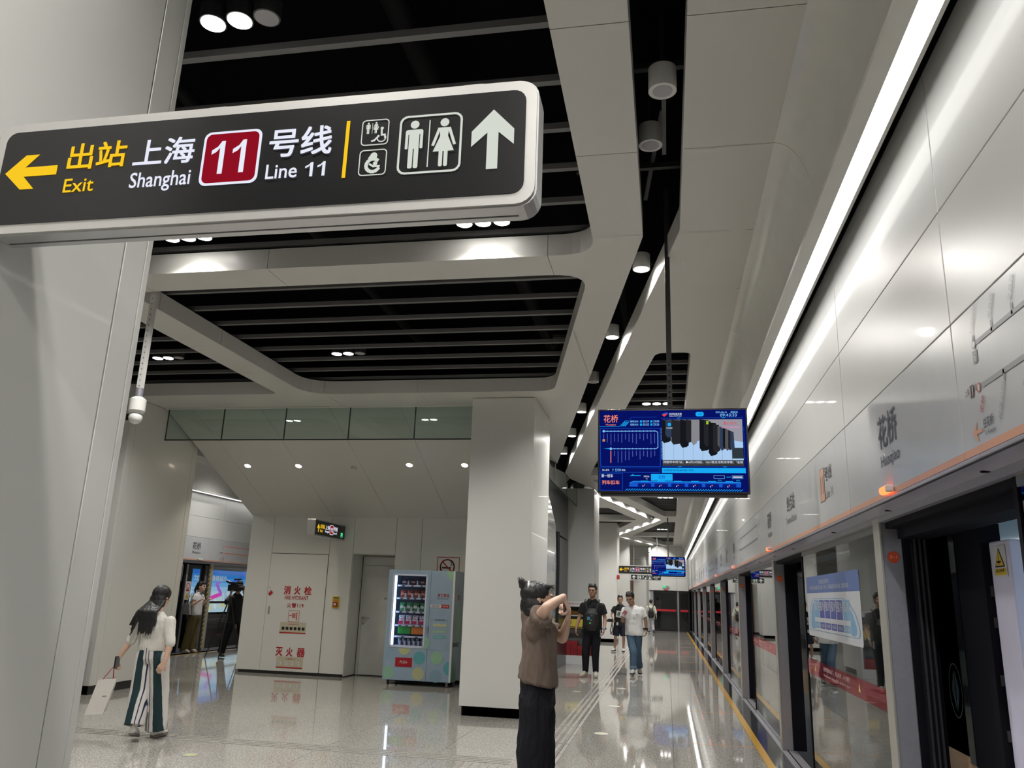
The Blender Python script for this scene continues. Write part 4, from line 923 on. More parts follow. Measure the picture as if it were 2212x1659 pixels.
# ------------------------------------------------------------------ cylinder pendants and coffer downlights
def spot(t, loc, e, size=2.2, blend=.5, col=(1, .97, .92), r=.05):
    L = bpy.data.lights.new('spot', 'SPOT'); L.energy = e; L.spot_size = size; L.spot_blend = blend; L.shadow_soft_size = r; L.color = col
    o = bpy.data.objects.new('lamp_beam', L); link(o, t); o.location = loc; return o
pend = [(.02, 3.95, 4.29, 0), (-.06, 4.78, 4.46, 0), (-.18, 6.76, 4.42, 1), (-.57, 8.75, 4.44, 1), (-.96, 10.7, 4.44, 0), (-1.31, 12.55, 4.44, 1), (-1.69, 14.53, 4.44, 1), (-2.08, 16.41, 4.44, 1)]
def cpt(y): l, r = chx(y); return (l + r) / 2
for y in (21.9, 23.4, 24.9, 26.4, 27.9, 30.0, 31.6, 33.2, 34.8, 36.3, 38.6, 40.6, 42.6, 1.2, -1.0, -3.2): pend.append((cpt(y), y, 4.44, 1))  # last three are unseen fill lamps, added to brighten the big near column
for i, (x, y, z, on) in enumerate(pend):
    lab = ('unlit' if not on else 'lit') + ' cylinder lamp in the ceiling channel, ' + (['nearest, hanging lowest', 'half hidden by the ceiling edge', 'first lit one left of the screen pole', 'second lit one along the channel', 'between the second and third lit ones', 'third lit one, left of the blue screen top', 'fourth lit one above the glass barrier', 'last before the glass barrier'][i] if i < 8 else (f'{(ORD + ["last"])[i - 8]} in the far zigzag' if i < 21 else ['added as unseen fill above the camera', 'second unseen fill, added behind the camera', 'third unseen fill, added behind the camera'][i - 21]))
    t = empty('cylinder_lamp', (x, y, z), lab, 'ceiling light', 'cylinder lamps in the ceiling channel')
    bm = cyl(bmesh.new(), (x, y, z), (x, y, z + .14), .078, n=28); part('body', bm, LAMPW, t, False)
    part('lens', cyl(bmesh.new(), (x, y, z - .002), (x, y, z + .002), .066 if on else .055, n=24), LENS if on else LENSOFF, t)
    part('stem', cyl(bmesh.new(), (x, y, z + .14), (x, y, z + .5), .01, n=8), DARKM, t)
    if on: spot(t, (0, 0, -.02), PEND_W, 3.0, .5)
trip = [(-2.30, 3.31, 2, 1), (-4.11, 5.82, 3, 1), (-1.44, 5.84, 3, 1), (-4.09, 9.31, 2, 1), (-6.68, 9.31, 2, 1), (-.11, 12.28, 3, 1), (-4.9, 2.2, 3, 1), (-7.4, 5.8, 3, 1), (-1.5, 1.0, 3, 1), (-4.4, -.5, 3, 1),
        (-.35, 17.3, 3, 1), (0.0, 24.3, 3, 1), (0.02, 31.6, 3, 1), (-.15, 35.6, 3, 1), (.0, 39.8, 3, 1), (-2.6, 28.5, 3, 1), (-9.6, 12.3, 3, 1), (-9.55, 17.3, 3, 1), (-9.7, 24.3, 3, 1)]
where = ['at the top left above the big sign', 'under the left part of the big sign', 'under the right end of the big sign', 'in the middle coffer above the glass barrier', 'in the left coffer beside the security camera', 'just above the large blue screen', 'in the large coffer left of the big column', 'in the left part of the large coffer', 'in the large coffer almost above the camera', 'in the large coffer behind the camera',
         'in the coffer hidden behind the blue screen', 'in the coffer below the blue screen', 'in the third coffer along the right platform', 'in the third coffer, its far end', 'in the last coffer before the end wall', 'in the far coffer between the columns', 'nearest in the left platform ceiling', 'second in the left platform ceiling', 'third in the left platform ceiling']
for i, (x, y, n, on) in enumerate(trip):
    t = empty('downlight_cluster', (x, y, 4.5), 'downlight row ' + where[i], 'ceiling light', 'downlight rows in the slatted coffers')
    for k in range(3):
        xx = x + (k - 1) * .158 + (.0 if n == 3 else .08)
        lit = k < n
        part('lens', cyl(bmesh.new(), (xx, y, 4.497), (xx, y, 4.50), .064, n=22), LENS if lit else LENSOFF, t)
        part('can', cyl(bmesh.new(), (xx, y, 4.5), (xx, y, 4.6), .072, n=22), DARKM, t)
    spot(t, (0, 0, -.02), SPOT_W, 2.35, 1.0, r=.10)

# ------------------------------------------------------------------ dome camera near the left column
def ptz(x, y, zt, zb, label, s=1.0):
    t = empty('security_camera', (x, y, zb), label, 'camera', 'dome security cameras')
    part('pole', B(x - .024 * s, x + .024 * s, y - .024 * s, y + .024 * s, zb + .32 * s, zt), LAMPW, t)
    bm = bmesh.new(); z = zb + .36 * s
    while z < zt - .05: cyl(bm, (x + .004, y - .0245 * s, z), (x + .004, y - .026 * s, z), .005, n=8); z += .055
    part('pole_holes', bm, BLACK, t)
    bm = bmesh.new(); cyl(bm, (x, y, zb + .25 * s), (x, y, zb + .34 * s), .035 * s, n=20); part('clamp', bm, STEEL, t, False)
    bm = bmesh.new(); cyl(bm, (x, y, zb + .12 * s), (x, y, zb + .23 * s), .075 * s, n=28); cyl(bm, (x, y, zb + .23 * s), (x, y, zb + .255 * s), .075 * s, .04 * s, n=28); cyl(bm, (x, y, zb + .095 * s), (x, y, zb + .12 * s), .06 * s, .078 * s, n=28); part('body', bm, mat('camera_white', (.72, .72, .70), .3), t)
    bm = bmesh.new(); sph(bm, (x, y, zb + .055 * s), (.06 * s, .065 * s, .06 * s), sub=3); bx(bm, x - .075 * s, x + .0 * s, y - .03 * s, y + .03 * s, zb + .03 * s, zb + .10 * s, bev=.01 * s); part('ball', bm, MC['camera_white'], t, True)
    part('lens_window', B(x - .078 * s, x - .05 * s, y - .034 * s, y + .02 * s, zb + .025 * s, zb + .088 * s, bev=.004 * s), mat('lens_glass', (.01, .01, .012), .08), t)
    return t
ptz(-4.88, 6.53, ZC, 2.985, 'white dome security camera on a perforated pole beside the big left column')
ptz(-.86, 43.0, ZC, 3.9, 'tiny far dome security camera below the end of the zigzag ceiling', 1.0)

# ------------------------------------------------------------------ end wall
ew = empty('wall_end', (0, 0, 0), kind='structure')
part('backing', B(-10.9, 1.34, 44.2, 44.4, 2.0, 4.6), BASEB, ew); part('backing', B(-10.9, -1.0, 44.2, 44.4, 0, 2.0), BASEB, ew)
for a, b in ((-10.9, -8.4), (-8.4, -5.9), (-5.9, -3.4), (-3.4, -1.8), (-1.8, -.92)):
    for z0, z1 in ((.1, 3.6), (3.6, 4.28)): part('wall_panel', B(a + .005, b - .005, 44.12, 44.2, z0, z1 - .01), WHITE, ew)
part('wood_panel', B(-1.84, -1.74, 43.9, 44.12, .1, 2.6), mat('brown_wood', (.12, .06, .03), .4, noise_col=(20, .3)), ew)
for a, b in ((-.86, .5), (.5, 1.1)):
    for z0, z1 in ((2.02, 2.65), (2.65, 3.3), (3.3, 4.28)): part('header_panel', B(a + .004, b - .004, 43.55, 43.6, z0 + .004, z1 - .004), WHITE, ew)
part('header_soffit', B(-.92, 1.1, 43.55, 44.2, 2.0, 2.02), BASEB, ew); part('side_return', B(-.92, -.86, 43.6, 44.2, 0, 4.28), WHITE, ew)
gd = empty('end_glass_door', (.2, 43.65, 0), 'black framed glass doors with a red band in the far end wall', 'door')
part('frame', B(-.86, -.70, 43.62, 43.7, 0, 2.0), STEEL, gd)
for a, b in ((-.70, .52), (.60, 1.14)):
    bm = bmesh.new(); bx(bm, a, b, 43.62, 43.68, 1.9, 2.0); bx(bm, a, b, 43.62, 43.68, 0, .12); bx(bm, a, a + .07, 43.62, 43.68, .12, 1.9); bx(bm, b - .07, b, 43.62, 43.68, .12, 1.9); part('door_frame', bm, BLK, gd)
    part('pane', B(a + .07, b - .07, 43.64, 43.65, .12, 1.9), GLASS, gd); part('red_band', B(a + .07, b - .07, 43.63, 43.638, .98, 1.08), mat('band_red', (.55, .02, .04), .4), gd)
part('mullion', B(.52, .60, 43.61, 43.7, 0, 2.0), STEEL, gd)
part('end_backdrop', B(-.9, 1.3, 45.2, 45.3, 0, 2.0), MC['tunnel_dark'], gd)
es = empty('exit_light', (-.1, 43.5, 2.2), 'small green lit emergency exit sign over the far glass doors', 'sign')
part('box', B(-.24, .12, 43.5, 43.55, 2.15, 2.28), LAMPW, es); part('green_panel', B(-.2, -.06, 43.49, 43.5, 2.16, 2.27), GREEN_E, es); part('arrow_panel', B(-.04, .08, 43.49, 43.5, 2.17, 2.26), mat('grey_panel', (.3, .3, .3), .4), es)
rb = empty('red_plate', (-.05, 43.52, 2.05), 'small red plate above the far glass doors', 'sign'); part('plate', B(-.14, .06, 43.53, 43.55, 2.03, 2.08), mat('band_red', (.55, .02, .04), .4), rb)
al = empty('alarm_horn', (-1.78, 30.38, 2.1), 'small red alarm horn on the third column under the far exit sign', 'alarm'); part('horn', B(-1.80, -1.70, 30.30, 30.40, 2.22, 2.38, bev=.02), mat('box_red', (.35, .02, .015), .4), al)
# back of the station behind the camera
bk = empty('wall_back', (0, 0, 0), kind='structure'); part('wall_face', B(-14.5, 4.6, -8.3, -8.0, -1.3, 5.6), WHITE, bk)

# ------------------------------------------------------------------ vending machine
vm = empty('vending_machine', (-4.2, 13.8, 0), 'pale blue snack vending machine with pastel dots beside the steel door', 'vending machine')
VB = mat('vending_blue', (.31, .42, .55), .35, coat=.2); X0, X1, Y0, Y1, Z0, Z1 = -4.80, -3.60, 13.78, 14.40, .085, 1.91
wx0, wx1, wz0, wz1 = -4.71, -4.10, .62, 1.83
XS = -4.03
for a, b, c, d in ((X0, wx0, Z0, Z1), (wx1, XS - .004, Z0, Z1), (wx0, wx1, Z0, wz0), (wx0, wx1, wz1, Z1)): part('front_door', B(a, b, Y0, Y0 + .05, c, d), VB, vm)
part('service_door', B(XS, X1, Y0, Y0 + .05, Z0, Z1, bev=.004), VB, vm)
part('shell', B(X0, wx0 - .02, Y0 + .05, Y1, Z0, Z1), VB, vm); part('shell', B(wx1 + .02, X1, Y0 + .05, Y1, Z0, Z1), VB, vm); part('shell', B(wx0 - .02, wx1 + .02, Y0 + .05, Y1, Z0, wz0 - .03), VB, vm); part('shell', B(wx0 - .02, wx1 + .02, Y0 + .05, Y1, wz1 + .02, Z1), VB, vm)
part('back_liner', B(wx0 - .02, wx1 + .02, Y1 - .1, Y1, wz0 - .03, wz1 + .02), mat('liner_dark', (.06, .065, .09), .5), vm)
part('corner_trim', B(X1 - .03, X1 + .002, Y0 - .004, Y0 + .02, Z0, Z1), mat('vend_trim', (.7, .72, .74), .3), vm)
bm = bmesh.new()
for a, b, c, d in ((wx0 - .01, wx0 + .02, wz0, wz1), (wx1 - .02, wx1 + .01, wz0, wz1), (wx0, wx1, wz0 - .01, wz0 + .03), (wx0, wx1, wz1 - .02, wz1 + .01)): bx(bm, a, b, Y0 - .006, Y0, c, d, bev=.003)
part('window_frame', bm, mat('frame_white', (.6, .66, .85), .3), vm)
part('window_light', B(wx0 + .02, wx0 + .055, Y0 + .01, Y0 + .03, wz0 + .03, wz1 - .02), emis('vend_led', (.55, .75, 1), 5), vm)
part('window_glass', B(wx0 + .01, wx1 - .01, Y0 - .002, Y0 + .002, wz0, wz1), glass('vend_glass', (.96, .97, 1), 1.25), vm)
SH = mat('shelf_white', (.55, .60, .75), .4)
shz = [1.635, 1.37, 1.0, .835 - .25 + .0, 0, 0]
shelves = [1.66, 1.395, 1.115, .875 + .0, .66]
# six shelves, top to bottom
shelf_z = [1.655, 1.44, 1.21, .985, .80, .645]
random.seed(5)
rowsp = [(3, 'dark red snack packet', 'top shelf', (.12, .02, .03), .12, .10), (4, 'brown red snack packet', 'second shelf', (.30, .05, .03), .12, .13), (4, 'green snack packet', 'third shelf', (.05, .25, .08), .115, .15), (4, 'white and crimson snack bag', 'fourth shelf', (.75, .72, .80), .125, .16), (2, 'long snack carton', 'fifth shelf', (.03, .30, .05), .2, .10), (6, 'small silvery snack cup', 'bottom shelf', (.30, .33, .42), .062, .10)]
for r, (n, what, wh, colr, pw, ph) in enumerate(rowsp):
    z = shelf_z[r]
    part('shelf', B(wx0 + .06, wx1 - .005, Y0 + .06, Y0 + .45, z - .028, z), SH, vm)
    usable = (wx1 - .03) - (wx0 + .085); step = usable / n
    for i in range(n):
        xc = wx0 + .085 + step * (i + .5)
        if n != 2: part('coil_divider', B(xc + step / 2 - .012, xc + step / 2 + .008, Y0 + .055, Y0 + .3, z, z + .075, bev=.005), SH, vm)
        part('price_label', B(xc - .025, xc + .02, Y0 + .057, Y0 + .06, z - .024, z - .006), BLK, vm)
        ordn = ['leftmost', 'second from left', 'third from left', 'fourth from left', 'fifth from left', 'rightmost']
        on_ = 'rightmost' if i == n - 1 else ordn[i]
        if n == 2: what2 = ('green long snack carton' if i == 0 else 'orange long snack carton'); lab = f'{what2} on the fifth shelf of the vending machine'
        else: lab = f'{on_} {what} on the {wh} of the vending machine'
        t = empty('snack_packet', (xc, Y0 + .18, z), lab, 'snack packet', 'snack packets in the vending machine')
        cc = colr if n != 2 else ((.02, .30, .04) if i == 0 else (.80, .22, .02))
        mm = mat('pack_%s_%d' % (wh.split()[0], i if n == 2 else 0), cc, .25, coat=.4)
        hw = pw / 2 * .9
        if n == 2: part('carton', B(xc - .12, xc + .12, Y0 + .12, Y0 + .3, z + .03, z + .15, bev=.008), mm, t)
        elif r == 5:
            bm = cyl(bmesh.new(), (xc, Y0 + .14, z), (xc, Y0 + .14, z + ph), hw * .8, hw, n=14); part('cup', bm, mm, t, True); part('lid', cyl(bmesh.new(), (xc, Y0 + .14, z + ph), (xc, Y0 + .14, z + ph + .008), hw * 1.05, n=14), LAMPW, t)
        else:
            bm = bmesh.new(); rings = []
            for k in range(7):
                tt = k / 6; th = .006 + .03 * math.sin(PI * min(1, max(0, tt))) ; ww = hw * (1.0 - .10 * math.sin(PI * tt))
                rings.append(((xc + random.uniform(-.004, .004), Y0 + .13 + .02 * tt, z + ph * tt), (ww, 0, 0), (0, th, 0)))
            loft(bm, rings, 14); bag = part('bag', bm, mm, t, True)
            p = Pane((xc, Y0 + .093, z), (1, 0, 0), (0, 0, 1))
            if r == 3: p.rect(mat('pack_crimson', (.45, .02, .10), .3), -hw * .85, .01, hw * .85, ph * .4, .0); p.rect(mat('pack_redtext', (.5, .05, .08), .4), -hw * .5, ph * .58, hw * .5, ph * .66, .0); p.circ(BLK, 0, ph * .85, .01, 0, 10)
            else: p.rect(mat('pack_print%d' % r, [(.4, .3, .3), (.5, .2, .15), (.45, .55, .45)][r % 3], .35), -hw * .6, ph * .35, hw * .55, ph * .62, 0)
            p.build(t, default='label_print')
p = Pane((0, Y0 - .0015, 0), (1, 0, 0), (0, 0, 1))
dots = [(-4.665, .50, (.28, .40, .52)), (-4.70, .20, (.28, .50, .38)), (-4.43, .60, (.50, .54, .28)), (-4.16, .455, (.12, .40, .46)), (-4.17, .20, (.50, .52, .30)), (-3.86, .47, (.30, .52, .36)), (-3.86, .18, (.24, .38, .50)), (-4.10, .70, (.28, .50, .38))]
for i, (x, z, c) in enumerate(dots):
    r_ = .105; pts = [(x + r_ * math.cos(a), z + r_ * math.sin(a)) for a in [2 * PI * k / 30 for k in range(30)]]
    pts = [(min(max(a, X0), X1 - .03), b) for a, b in pts if not (wx0 - .01 < a < wx1 + .01 and b > wz0 - .012)]
    p.poly(mat('dot%d' % i, c, .4), pts, .0005 + i * .0001)
p.poly(mat('dot5', (.3, .5, .36), .4), [(X1 - .03, 1.90)] + [(X1 - .03 - .12 * math.cos(a), 1.90 - .15 * math.sin(a)) for a in [PI / 2 - PI / 2 * k / 10 for k in range(11)]], .001)
p.poly(mat('dot3', (.12, .40, .46), .4), [(X1 - .03, .20)] + [(X1 - .03 - .1 * math.sin(a), .31 - .11 * math.cos(a)) for a in [PI * k / 14 for k in range(15)]], .001)
p.rect(mat('push_red', (.40, .01, .02), .4), -4.585, .30, -4.285, .45, .002); p.text(LAMPW, 'PUSH', -4.50, .355, -4.375, .40, .003)
p.text(REDP, '波力食品', -3.90, 1.47, -3.69, 1.53, .002); p.text(INK, 'POLI FOODS', -3.90, 1.43, -3.70, 1.45, .002, bold=0)
p.rect(mat('tag_white', (.6, .6, .62), .4), -4.02, 1.29, -3.82, 1.34, .001); p.rect(REDP, -3.82, 1.285, -3.68, 1.345, .001); p.text(INK, '海的味道', -3.99, 1.30, -3.86, 1.33, .002, bold=0); p.text(LAMPW, '我知道', -3.80, 1.30, -3.70, 1.33, .002, bold=0)
ln = mat('line_grey', (.22, .28, .34), .4); p.line(ln, [(-3.99, .60), (-3.69, .60), (-3.69, 1.09), (-3.99, 1.09), (-3.99, .60)], .004)
for i, (c, zz) in enumerate((((.50, .52, .32), 1.0), ((.30, .48, .36), .90), ((.16, .42, .46), .81))): p.rect(mat('step%d' % i, c, .4), -3.955, zz - .025, -3.71, zz + .025, .001, r=.02); p.text(LAMPW, str(i + 1), -3.94, zz - .015, -3.925, zz + .015, .002); p.text(LAMPW, ['选择商品', '手机支付', '取出商品'][i], -3.88, zz - .01, -3.77, zz + .01, .002, bold=0)
p.text(INK, '购买操作步骤', -3.92, 1.075, -3.75, 1.10, .002, bold=0)
p.rect(mat('pay_blue', (.05, .2, .6), .4), -3.91, .475 + .11, -3.865, .52 + .11, .002) if False else None
p.build(vm, {'print_red': 'lettering', 'push_red': 'push_flap', 'lamp_white': 'push_lettering'}, 'front_print')
p = Pane((X1 + .001, Y0, 0), (0, 1, 0), (0, 0, 1)); p.circ(mat('dot5', (.3, .5, .36), .4), .36, 1.0, .16, .001, ry=.34); p.poly(mat('grass_green', (.08, .3, .14), .4), [(.03, .1), (.12, .5), (.14, .1), (.2, .55), (.22, .1), (.3, .4), (.34, .1)], .001); p.text(REDP, '波力', .22, 1.42, .40, 1.52, .001); p.text(INK, '海的味道', .05, .64, .45, .72, .001); p.build(vm, default='side_print')
part('lock', B(-4.065, -4.035, Y0 - .02, Y0, .86, .98, bev=.004), STEEL, vm)
for i, (x, y) in enumerate(((-4.72, 13.86), (-3.68, 13.86), (-4.72, 14.32), (-3.68, 14.32))):
    bm = cyl(bmesh.new(), (x - .012, y, .032), (x + .012, y, .032), .032, n=16); bx(bm, x - .02, x + .02, y - .02, y + .02, .055, .085); part('castor', bm, DARKM if i % 2 == 0 else STEEL, vm)

# ------------------------------------------------------------------ display cabinet with red boxes near the second column
dc = empty('display_cabinet', (-2.13, 19.9, 0), 'white display cabinet with a yellow notice behind the man in black', 'cabinet')
CW = mat('cabinet_white', (.66, .66, .68), .35); cx0, cx1, cy0, cy1 = -2.50, -1.74, 19.9, 20.5
part('plinth', B(cx0, cx1, cy0, cy1, 0, .20, bev=.004), CW, dc); part('header', B(cx0, cx1, cy0, cy1, 1.32, 1.44, bev=.004), CW, dc)
for xx in (cx0, cx1 - .04): part('post', B(xx, xx + .04, cy0, cy1, .20, 1.32), CW, dc)
part('back', B(cx0 + .04, cx1 - .04, cy1 - .02, cy1, .20, 1.32), mat('cab_back', (.40, .42, .43), .4), dc); part('upper_shelf', B(cx0 + .04, cx1 - .04, cy0 + .02, cy1 - .02, 1.10, 1.12), CW, dc); part('glass_front', B(cx0 + .04, cx1 - .04, cy0 + .004, cy0 + .01, .20, 1.32), glass('cab_glass', (.93, .95, .94), 1.2), dc)
part('orange_board', B(cx0 + .05, cx1 - .05, cy0 + .3, cy0 + .32, 1.12, 1.22), mat('orange_board', (.5, .22, .05), .4), dc)
part('yellow_notice', B(cx0 + .05, cx1 - .04, cy0 - .004, cy0 + .002, .80, 1.03), mat('notice_yellow', (.62, .50, .06), .4), dc)
p = Pane((0, cy0 - .005, 0), (1, 0, 0), (0, 0, 1)); p.rect(BLK, cx0 + .05, .80, cx1 - .04, .86); p.rect(BLK, -2.34, .93, -2.27, 1.0); p.rect(mat('notice_yellow', (.62, .50, .06), .4), cx0 + .08, .825, cx1 - .08, .84, .002); p.text(REDP, '文明出行礼行江苏', -2.42, 1.37, -1.85, 1.41, bold=0); p.build(dc)
for i, (a, b, z) in enumerate(((cx0 + .05, cx0 + .21, .52), (cx0 + .215, cx0 + .37, .52), (cx0 + .375, cx0 + .53, .41), (cx0 + .535, cx0 + .70, .41))):
    t = empty('red_box', ((a + b) / 2, 20.15, .2), ['leftmost tall red box', 'second tall red box from the left', 'third red box, a short one', 'rightmost short red box'][i] + ' in the white display cabinet', 'box', 'red boxes in the display cabinet')
    part('carton', B(a, b, 20.0, 20.3, .20, z, bev=.003), mat('box_crimson', (.35, .02, .03), .45), t); part('lid', B(a - .001, b + .001, 19.999, 20.301, z - .06, z + .002), mat('box_crimson2', (.42, .03, .04), .45), t)

# trash bin at the left column
tb = empty('litter_bin', (-8.25, 9.98, 0), 'grey steel litter bin half hidden behind the big left column', 'bin')
part('body', B(-8.6, -8.02, 9.95, 10.45, .02, .72, bev=.01), mat('bin_grey', (.26, .26, .25), .4, metal=.3), tb); part('lid', B(-8.62, -8.0, 9.93, 10.47, .72, .78, bev=.008), mat('bin_lid', (.34, .34, .33), .4, metal=.3), tb); part('slot', B(-8.45, -8.15, 9.928, 9.932, .74, .765), BLACK, tb)
#PEOPLE
# ------------------------------------------------------------------ people
def blob(name, prims, vox, m, parent, fold=0, fs=9, sm=4, smf=.5, post=None, stretch=(1, 1, .35)):
    """prims fused by a voxel remesh into ONE continuous surface"""
    bm = bmesh.new()
    for p in prims:
        if p[0] == 't':
            _, a, ra, b_, rb = p; a, b_ = V(a), V(b_)
            if (b_ - a).length > 1e-4: cyl(bm, a, b_, ra, rb, n=14)
            sph(bm, a, ra, sub=2); sph(bm, b_, rb, sub=2)
        elif p[0] == 'c': _, a, ra, b_, rb = p; cyl(bm, a, b_, ra, rb, n=18)
        elif p[0] == 'e': sph(bm, p[1], p[2], p[3] if len(p) > 3 else None, sub=3)
        elif p[0] == 'l': loft(bm, p[1], 22)
    me = bpy.data.meshes.new('tmp'); bm.to_mesh(me); bm.free(); o = bpy.data.objects.new('tmp', me)
    r = o.modifiers.new('r', 'REMESH'); r.mode = 'VOXEL'; r.voxel_size = vox; r.adaptivity = 0
    s = o.modifiers.new('s', 'SMOOTH'); s.factor = smf; s.iterations = sm
    out = bake(o)
    bpy.data.objects.remove(o); bpy.data.meshes.remove(me)
    if fold:
        n3 = len(out.vertices) * 3; cs, ns = [0.0] * n3, [0.0] * n3
        out.vertices.foreach_get('co', cs); out.vertices.foreach_get('normal', ns)
        for i in range(0, n3, 3):
            q = V((cs[i] * fs * stretch[0], cs[i + 1] * fs * stretch[1], cs[i + 2] * fs * stretch[2]))
            k = fold * (noise.noise(q) + .5 * abs(noise.noise(q * 2.3)))
            cs[i] += ns[i] * k; cs[i + 1] += ns[i + 1] * k; cs[i + 2] += ns[i + 2] * k
        out.vertices.foreach_set('co', cs); out.update()
    if post: post(out)
    out.materials.clear(); out.materials.append(m)
    for pl_ in out.polygons: pl_.use_smooth = True
    o = bpy.data.objects.new(name, out); COL.objects.link(o); o.parent = parent
    if parent is not None:
        q = V((0, 0, 0)); pp = parent
        while pp is not None: q += pp.location; pp = pp.parent
        o.location = -q
    return o
def basis(fwd, up=(0, 0, 1)):
    f = V(fwd).normalized(); r = f.cross(V(up)).normalized(); u = r.cross(f).normalized(); return r, f, u
def rot_of(r, f, u): return Matrix((r, f, u)).transposed()
def hand(wr, d, n, curl, s=1.0, side=1, fr=.0082):
    """wrist, direction, back-of-hand normal, curl 0..1; side +1/-1 puts the thumb"""
    wr = V(wr); d = V(d).normalized(); n = V(n); n = (n - d * n.dot(d)).normalized(); sd = d.cross(n) * side
    out = []
    for i, (ln, off) in enumerate(((.9, -1.5), (1.05, -.5), (1.0, .5), (.8, 1.5))):
        k = wr + d * (.088 - .004 * abs(off)) * s + sd * (-off * .0195 * s)
        out.append(('t', wr + sd * (-off * .009 * s), .0155 * s, k, .0125 * s))
        a = 0; p = k
        for L in (.042, .027, .021):
            a += curl * 1.15; dd = d * math.cos(a) - n * math.sin(a); q = p + dd * L * ln * s; out.append(('t', p, fr * s * 1.05, q, fr * s * .9)); p = q
    tb = wr + d * .03 * s + sd * .022 * s; t1 = tb + (d * .55 + sd * .75 - n * .25 * (.5 + curl)).normalized() * .042 * s; t2 = t1 + (d * .85 + sd * .15 - n * .5 * curl).normalized() * .034 * s
    out += [('t', wr + d * .015 * s, .017 * s, tb, .014 * s), ('t', tb, .0125 * s, t1, .0105 * s), ('t', t1, .0105 * s, t2, .0085 * s)]
    return out
def head_prims(c, hd, s=1.0):
    r, f, u = basis(hd[0], hd[1]); R = rot_of(r, f, u); c = V(c)
    P = lambda a, b, e: c + r * a * s + f * b * s + u * e * s
    E_ = lambda p, q: ('e', p, tuple(x * s for x in q), R)
    return [E_(P(0, -.005, .025), (.074, .092, .088)), E_(P(0, .018, -.035), (.058, .068, .075)), E_(P(0, .042, -.082), (.032, .034, .026)), E_(P(0, .035, -.055), (.05, .05, .045)),
            ('t', P(0, .088, .012), .008 * s, P(0, .106, -.018), .0125 * s), E_(P(.013, .094, -.022), (.009, .009, .007)), E_(P(-.013, .094, -.022), (.009, .009, .007)),
            E_(P(0, .084, .032), (.05, .012, .012)), E_(P(0, .086, -.052), (.024, .012, .0075)), E_(P(0, .083, -.063), (.02, .012, .008)),
            E_(P(.075, -.008, -.005), (.008, .018, .03)), E_(P(-.075, -.008, -.005), (.008, .018, .03)), E_(P(.045, .055, -.02), (.022, .02, .022)), E_(P(-.045, .055, -.02), (.022, .02, .022))]
def face_parts(t, c, hd, s=1.0, glasses=False, small=False):
    r, f, u = basis(hd[0], hd[1]); R = rot_of(r, f, u); c = V(c); P = lambda a, b, e: c + r * a * s + f * b * s + u * e * s
    for sx in (-1, 1):
        bm = sph(bmesh.new(), P(.031 * sx, .082, .008), (.0135 * s, .008 * s, .0055 * s), R); part('eye', bm, EYE, t, True)
        bm = cyl(bmesh.new(), P(.017 * sx, .0925, .030), P(.050 * sx, .080, .031), .004 * s, .003 * s, n=6); part('eyebrow', bm, HAIR, t, True)
    bm = sph(bmesh.new(), P(0, .093, -.0575), (.021 * s, .006 * s, .004 * s), R); part('mouth', bm, LIP, t, True)
    if glasses:
        bm = bmesh.new()
        for sx in (-1, 1):
            pts = [P(.034 * sx + .023 * math.cos(a), .100, .006 + .017 * math.sin(a)) for a in [2 * PI * i / 12 for i in range(12)]]
            for a, b_ in zip(pts, pts[1:] + pts[:1]): cyl(bm, a, b_, .0022 * s, n=5)
            cyl(bm, P(.057 * sx, .100, .010), P(.078 * sx, 0, .008), .0022 * s, n=5)
        cyl(bm, P(-.011, .101, .008), P(.011, .101, .008), .0022 * s, n=5)
        g = part('glasses', bm, DARKM, t)
def short_hair(t, c, hd, s=1.0, vox=.008):
    r, f, u = basis(hd[0], hd[1]); R = rot_of(r, f, u); c = V(c); P = lambda a, b, e: c + r * a * s + f * b * s + u * e * s
    pr = [('e', P(0, -.022, .052), (.081 * s, .086 * s, .078 * s), R), ('e', P(0, .035, .088), (.066 * s, .052 * s, .036 * s), R), ('e', P(0, -.05, .0), (.070 * s, .052 * s, .075 * s), R), ('e', P(.058, .0, .045), (.022 * s, .045 * s, .04 * s), R), ('e', P(-.058, .0, .045), (.022 * s, .045 * s, .04 * s), R)]
    for i in range(14):
        a = 2 * PI * i / 14; b0 = P(.05 * math.cos(a), .05 * math.sin(a), .11); pr.append(('t', b0, .012 * s, b0 + (u * .022 + f * .02 + r * .012 * math.cos(a)) * s, .004 * s))
    return blob('hair', pr, vox, HAIR, t, fold=.006, fs=60, sm=1)
def skinmat(n, c): return mat(n, c, .45, noise_col=(30, .06), spec=.35)
SKIN = skinmat('skin_light', (.62, .41, .31)); SKIN2 = skinmat('skin_tan', (.40, .235, .16))
HAIR = mat('hair_black', (.010, .009, .009), .5, noise_col=(90, .5)); EYE = mat('eye_dark', (.03, .02, .015), .2); LIP = mat('lip', (.38, .16, .13), .5)
def cloth(n, c, r=.85, bump=(60, .2, .003)): return mat(n, c, r, bump=bump, noise_col=(14, .08), spec=.2)
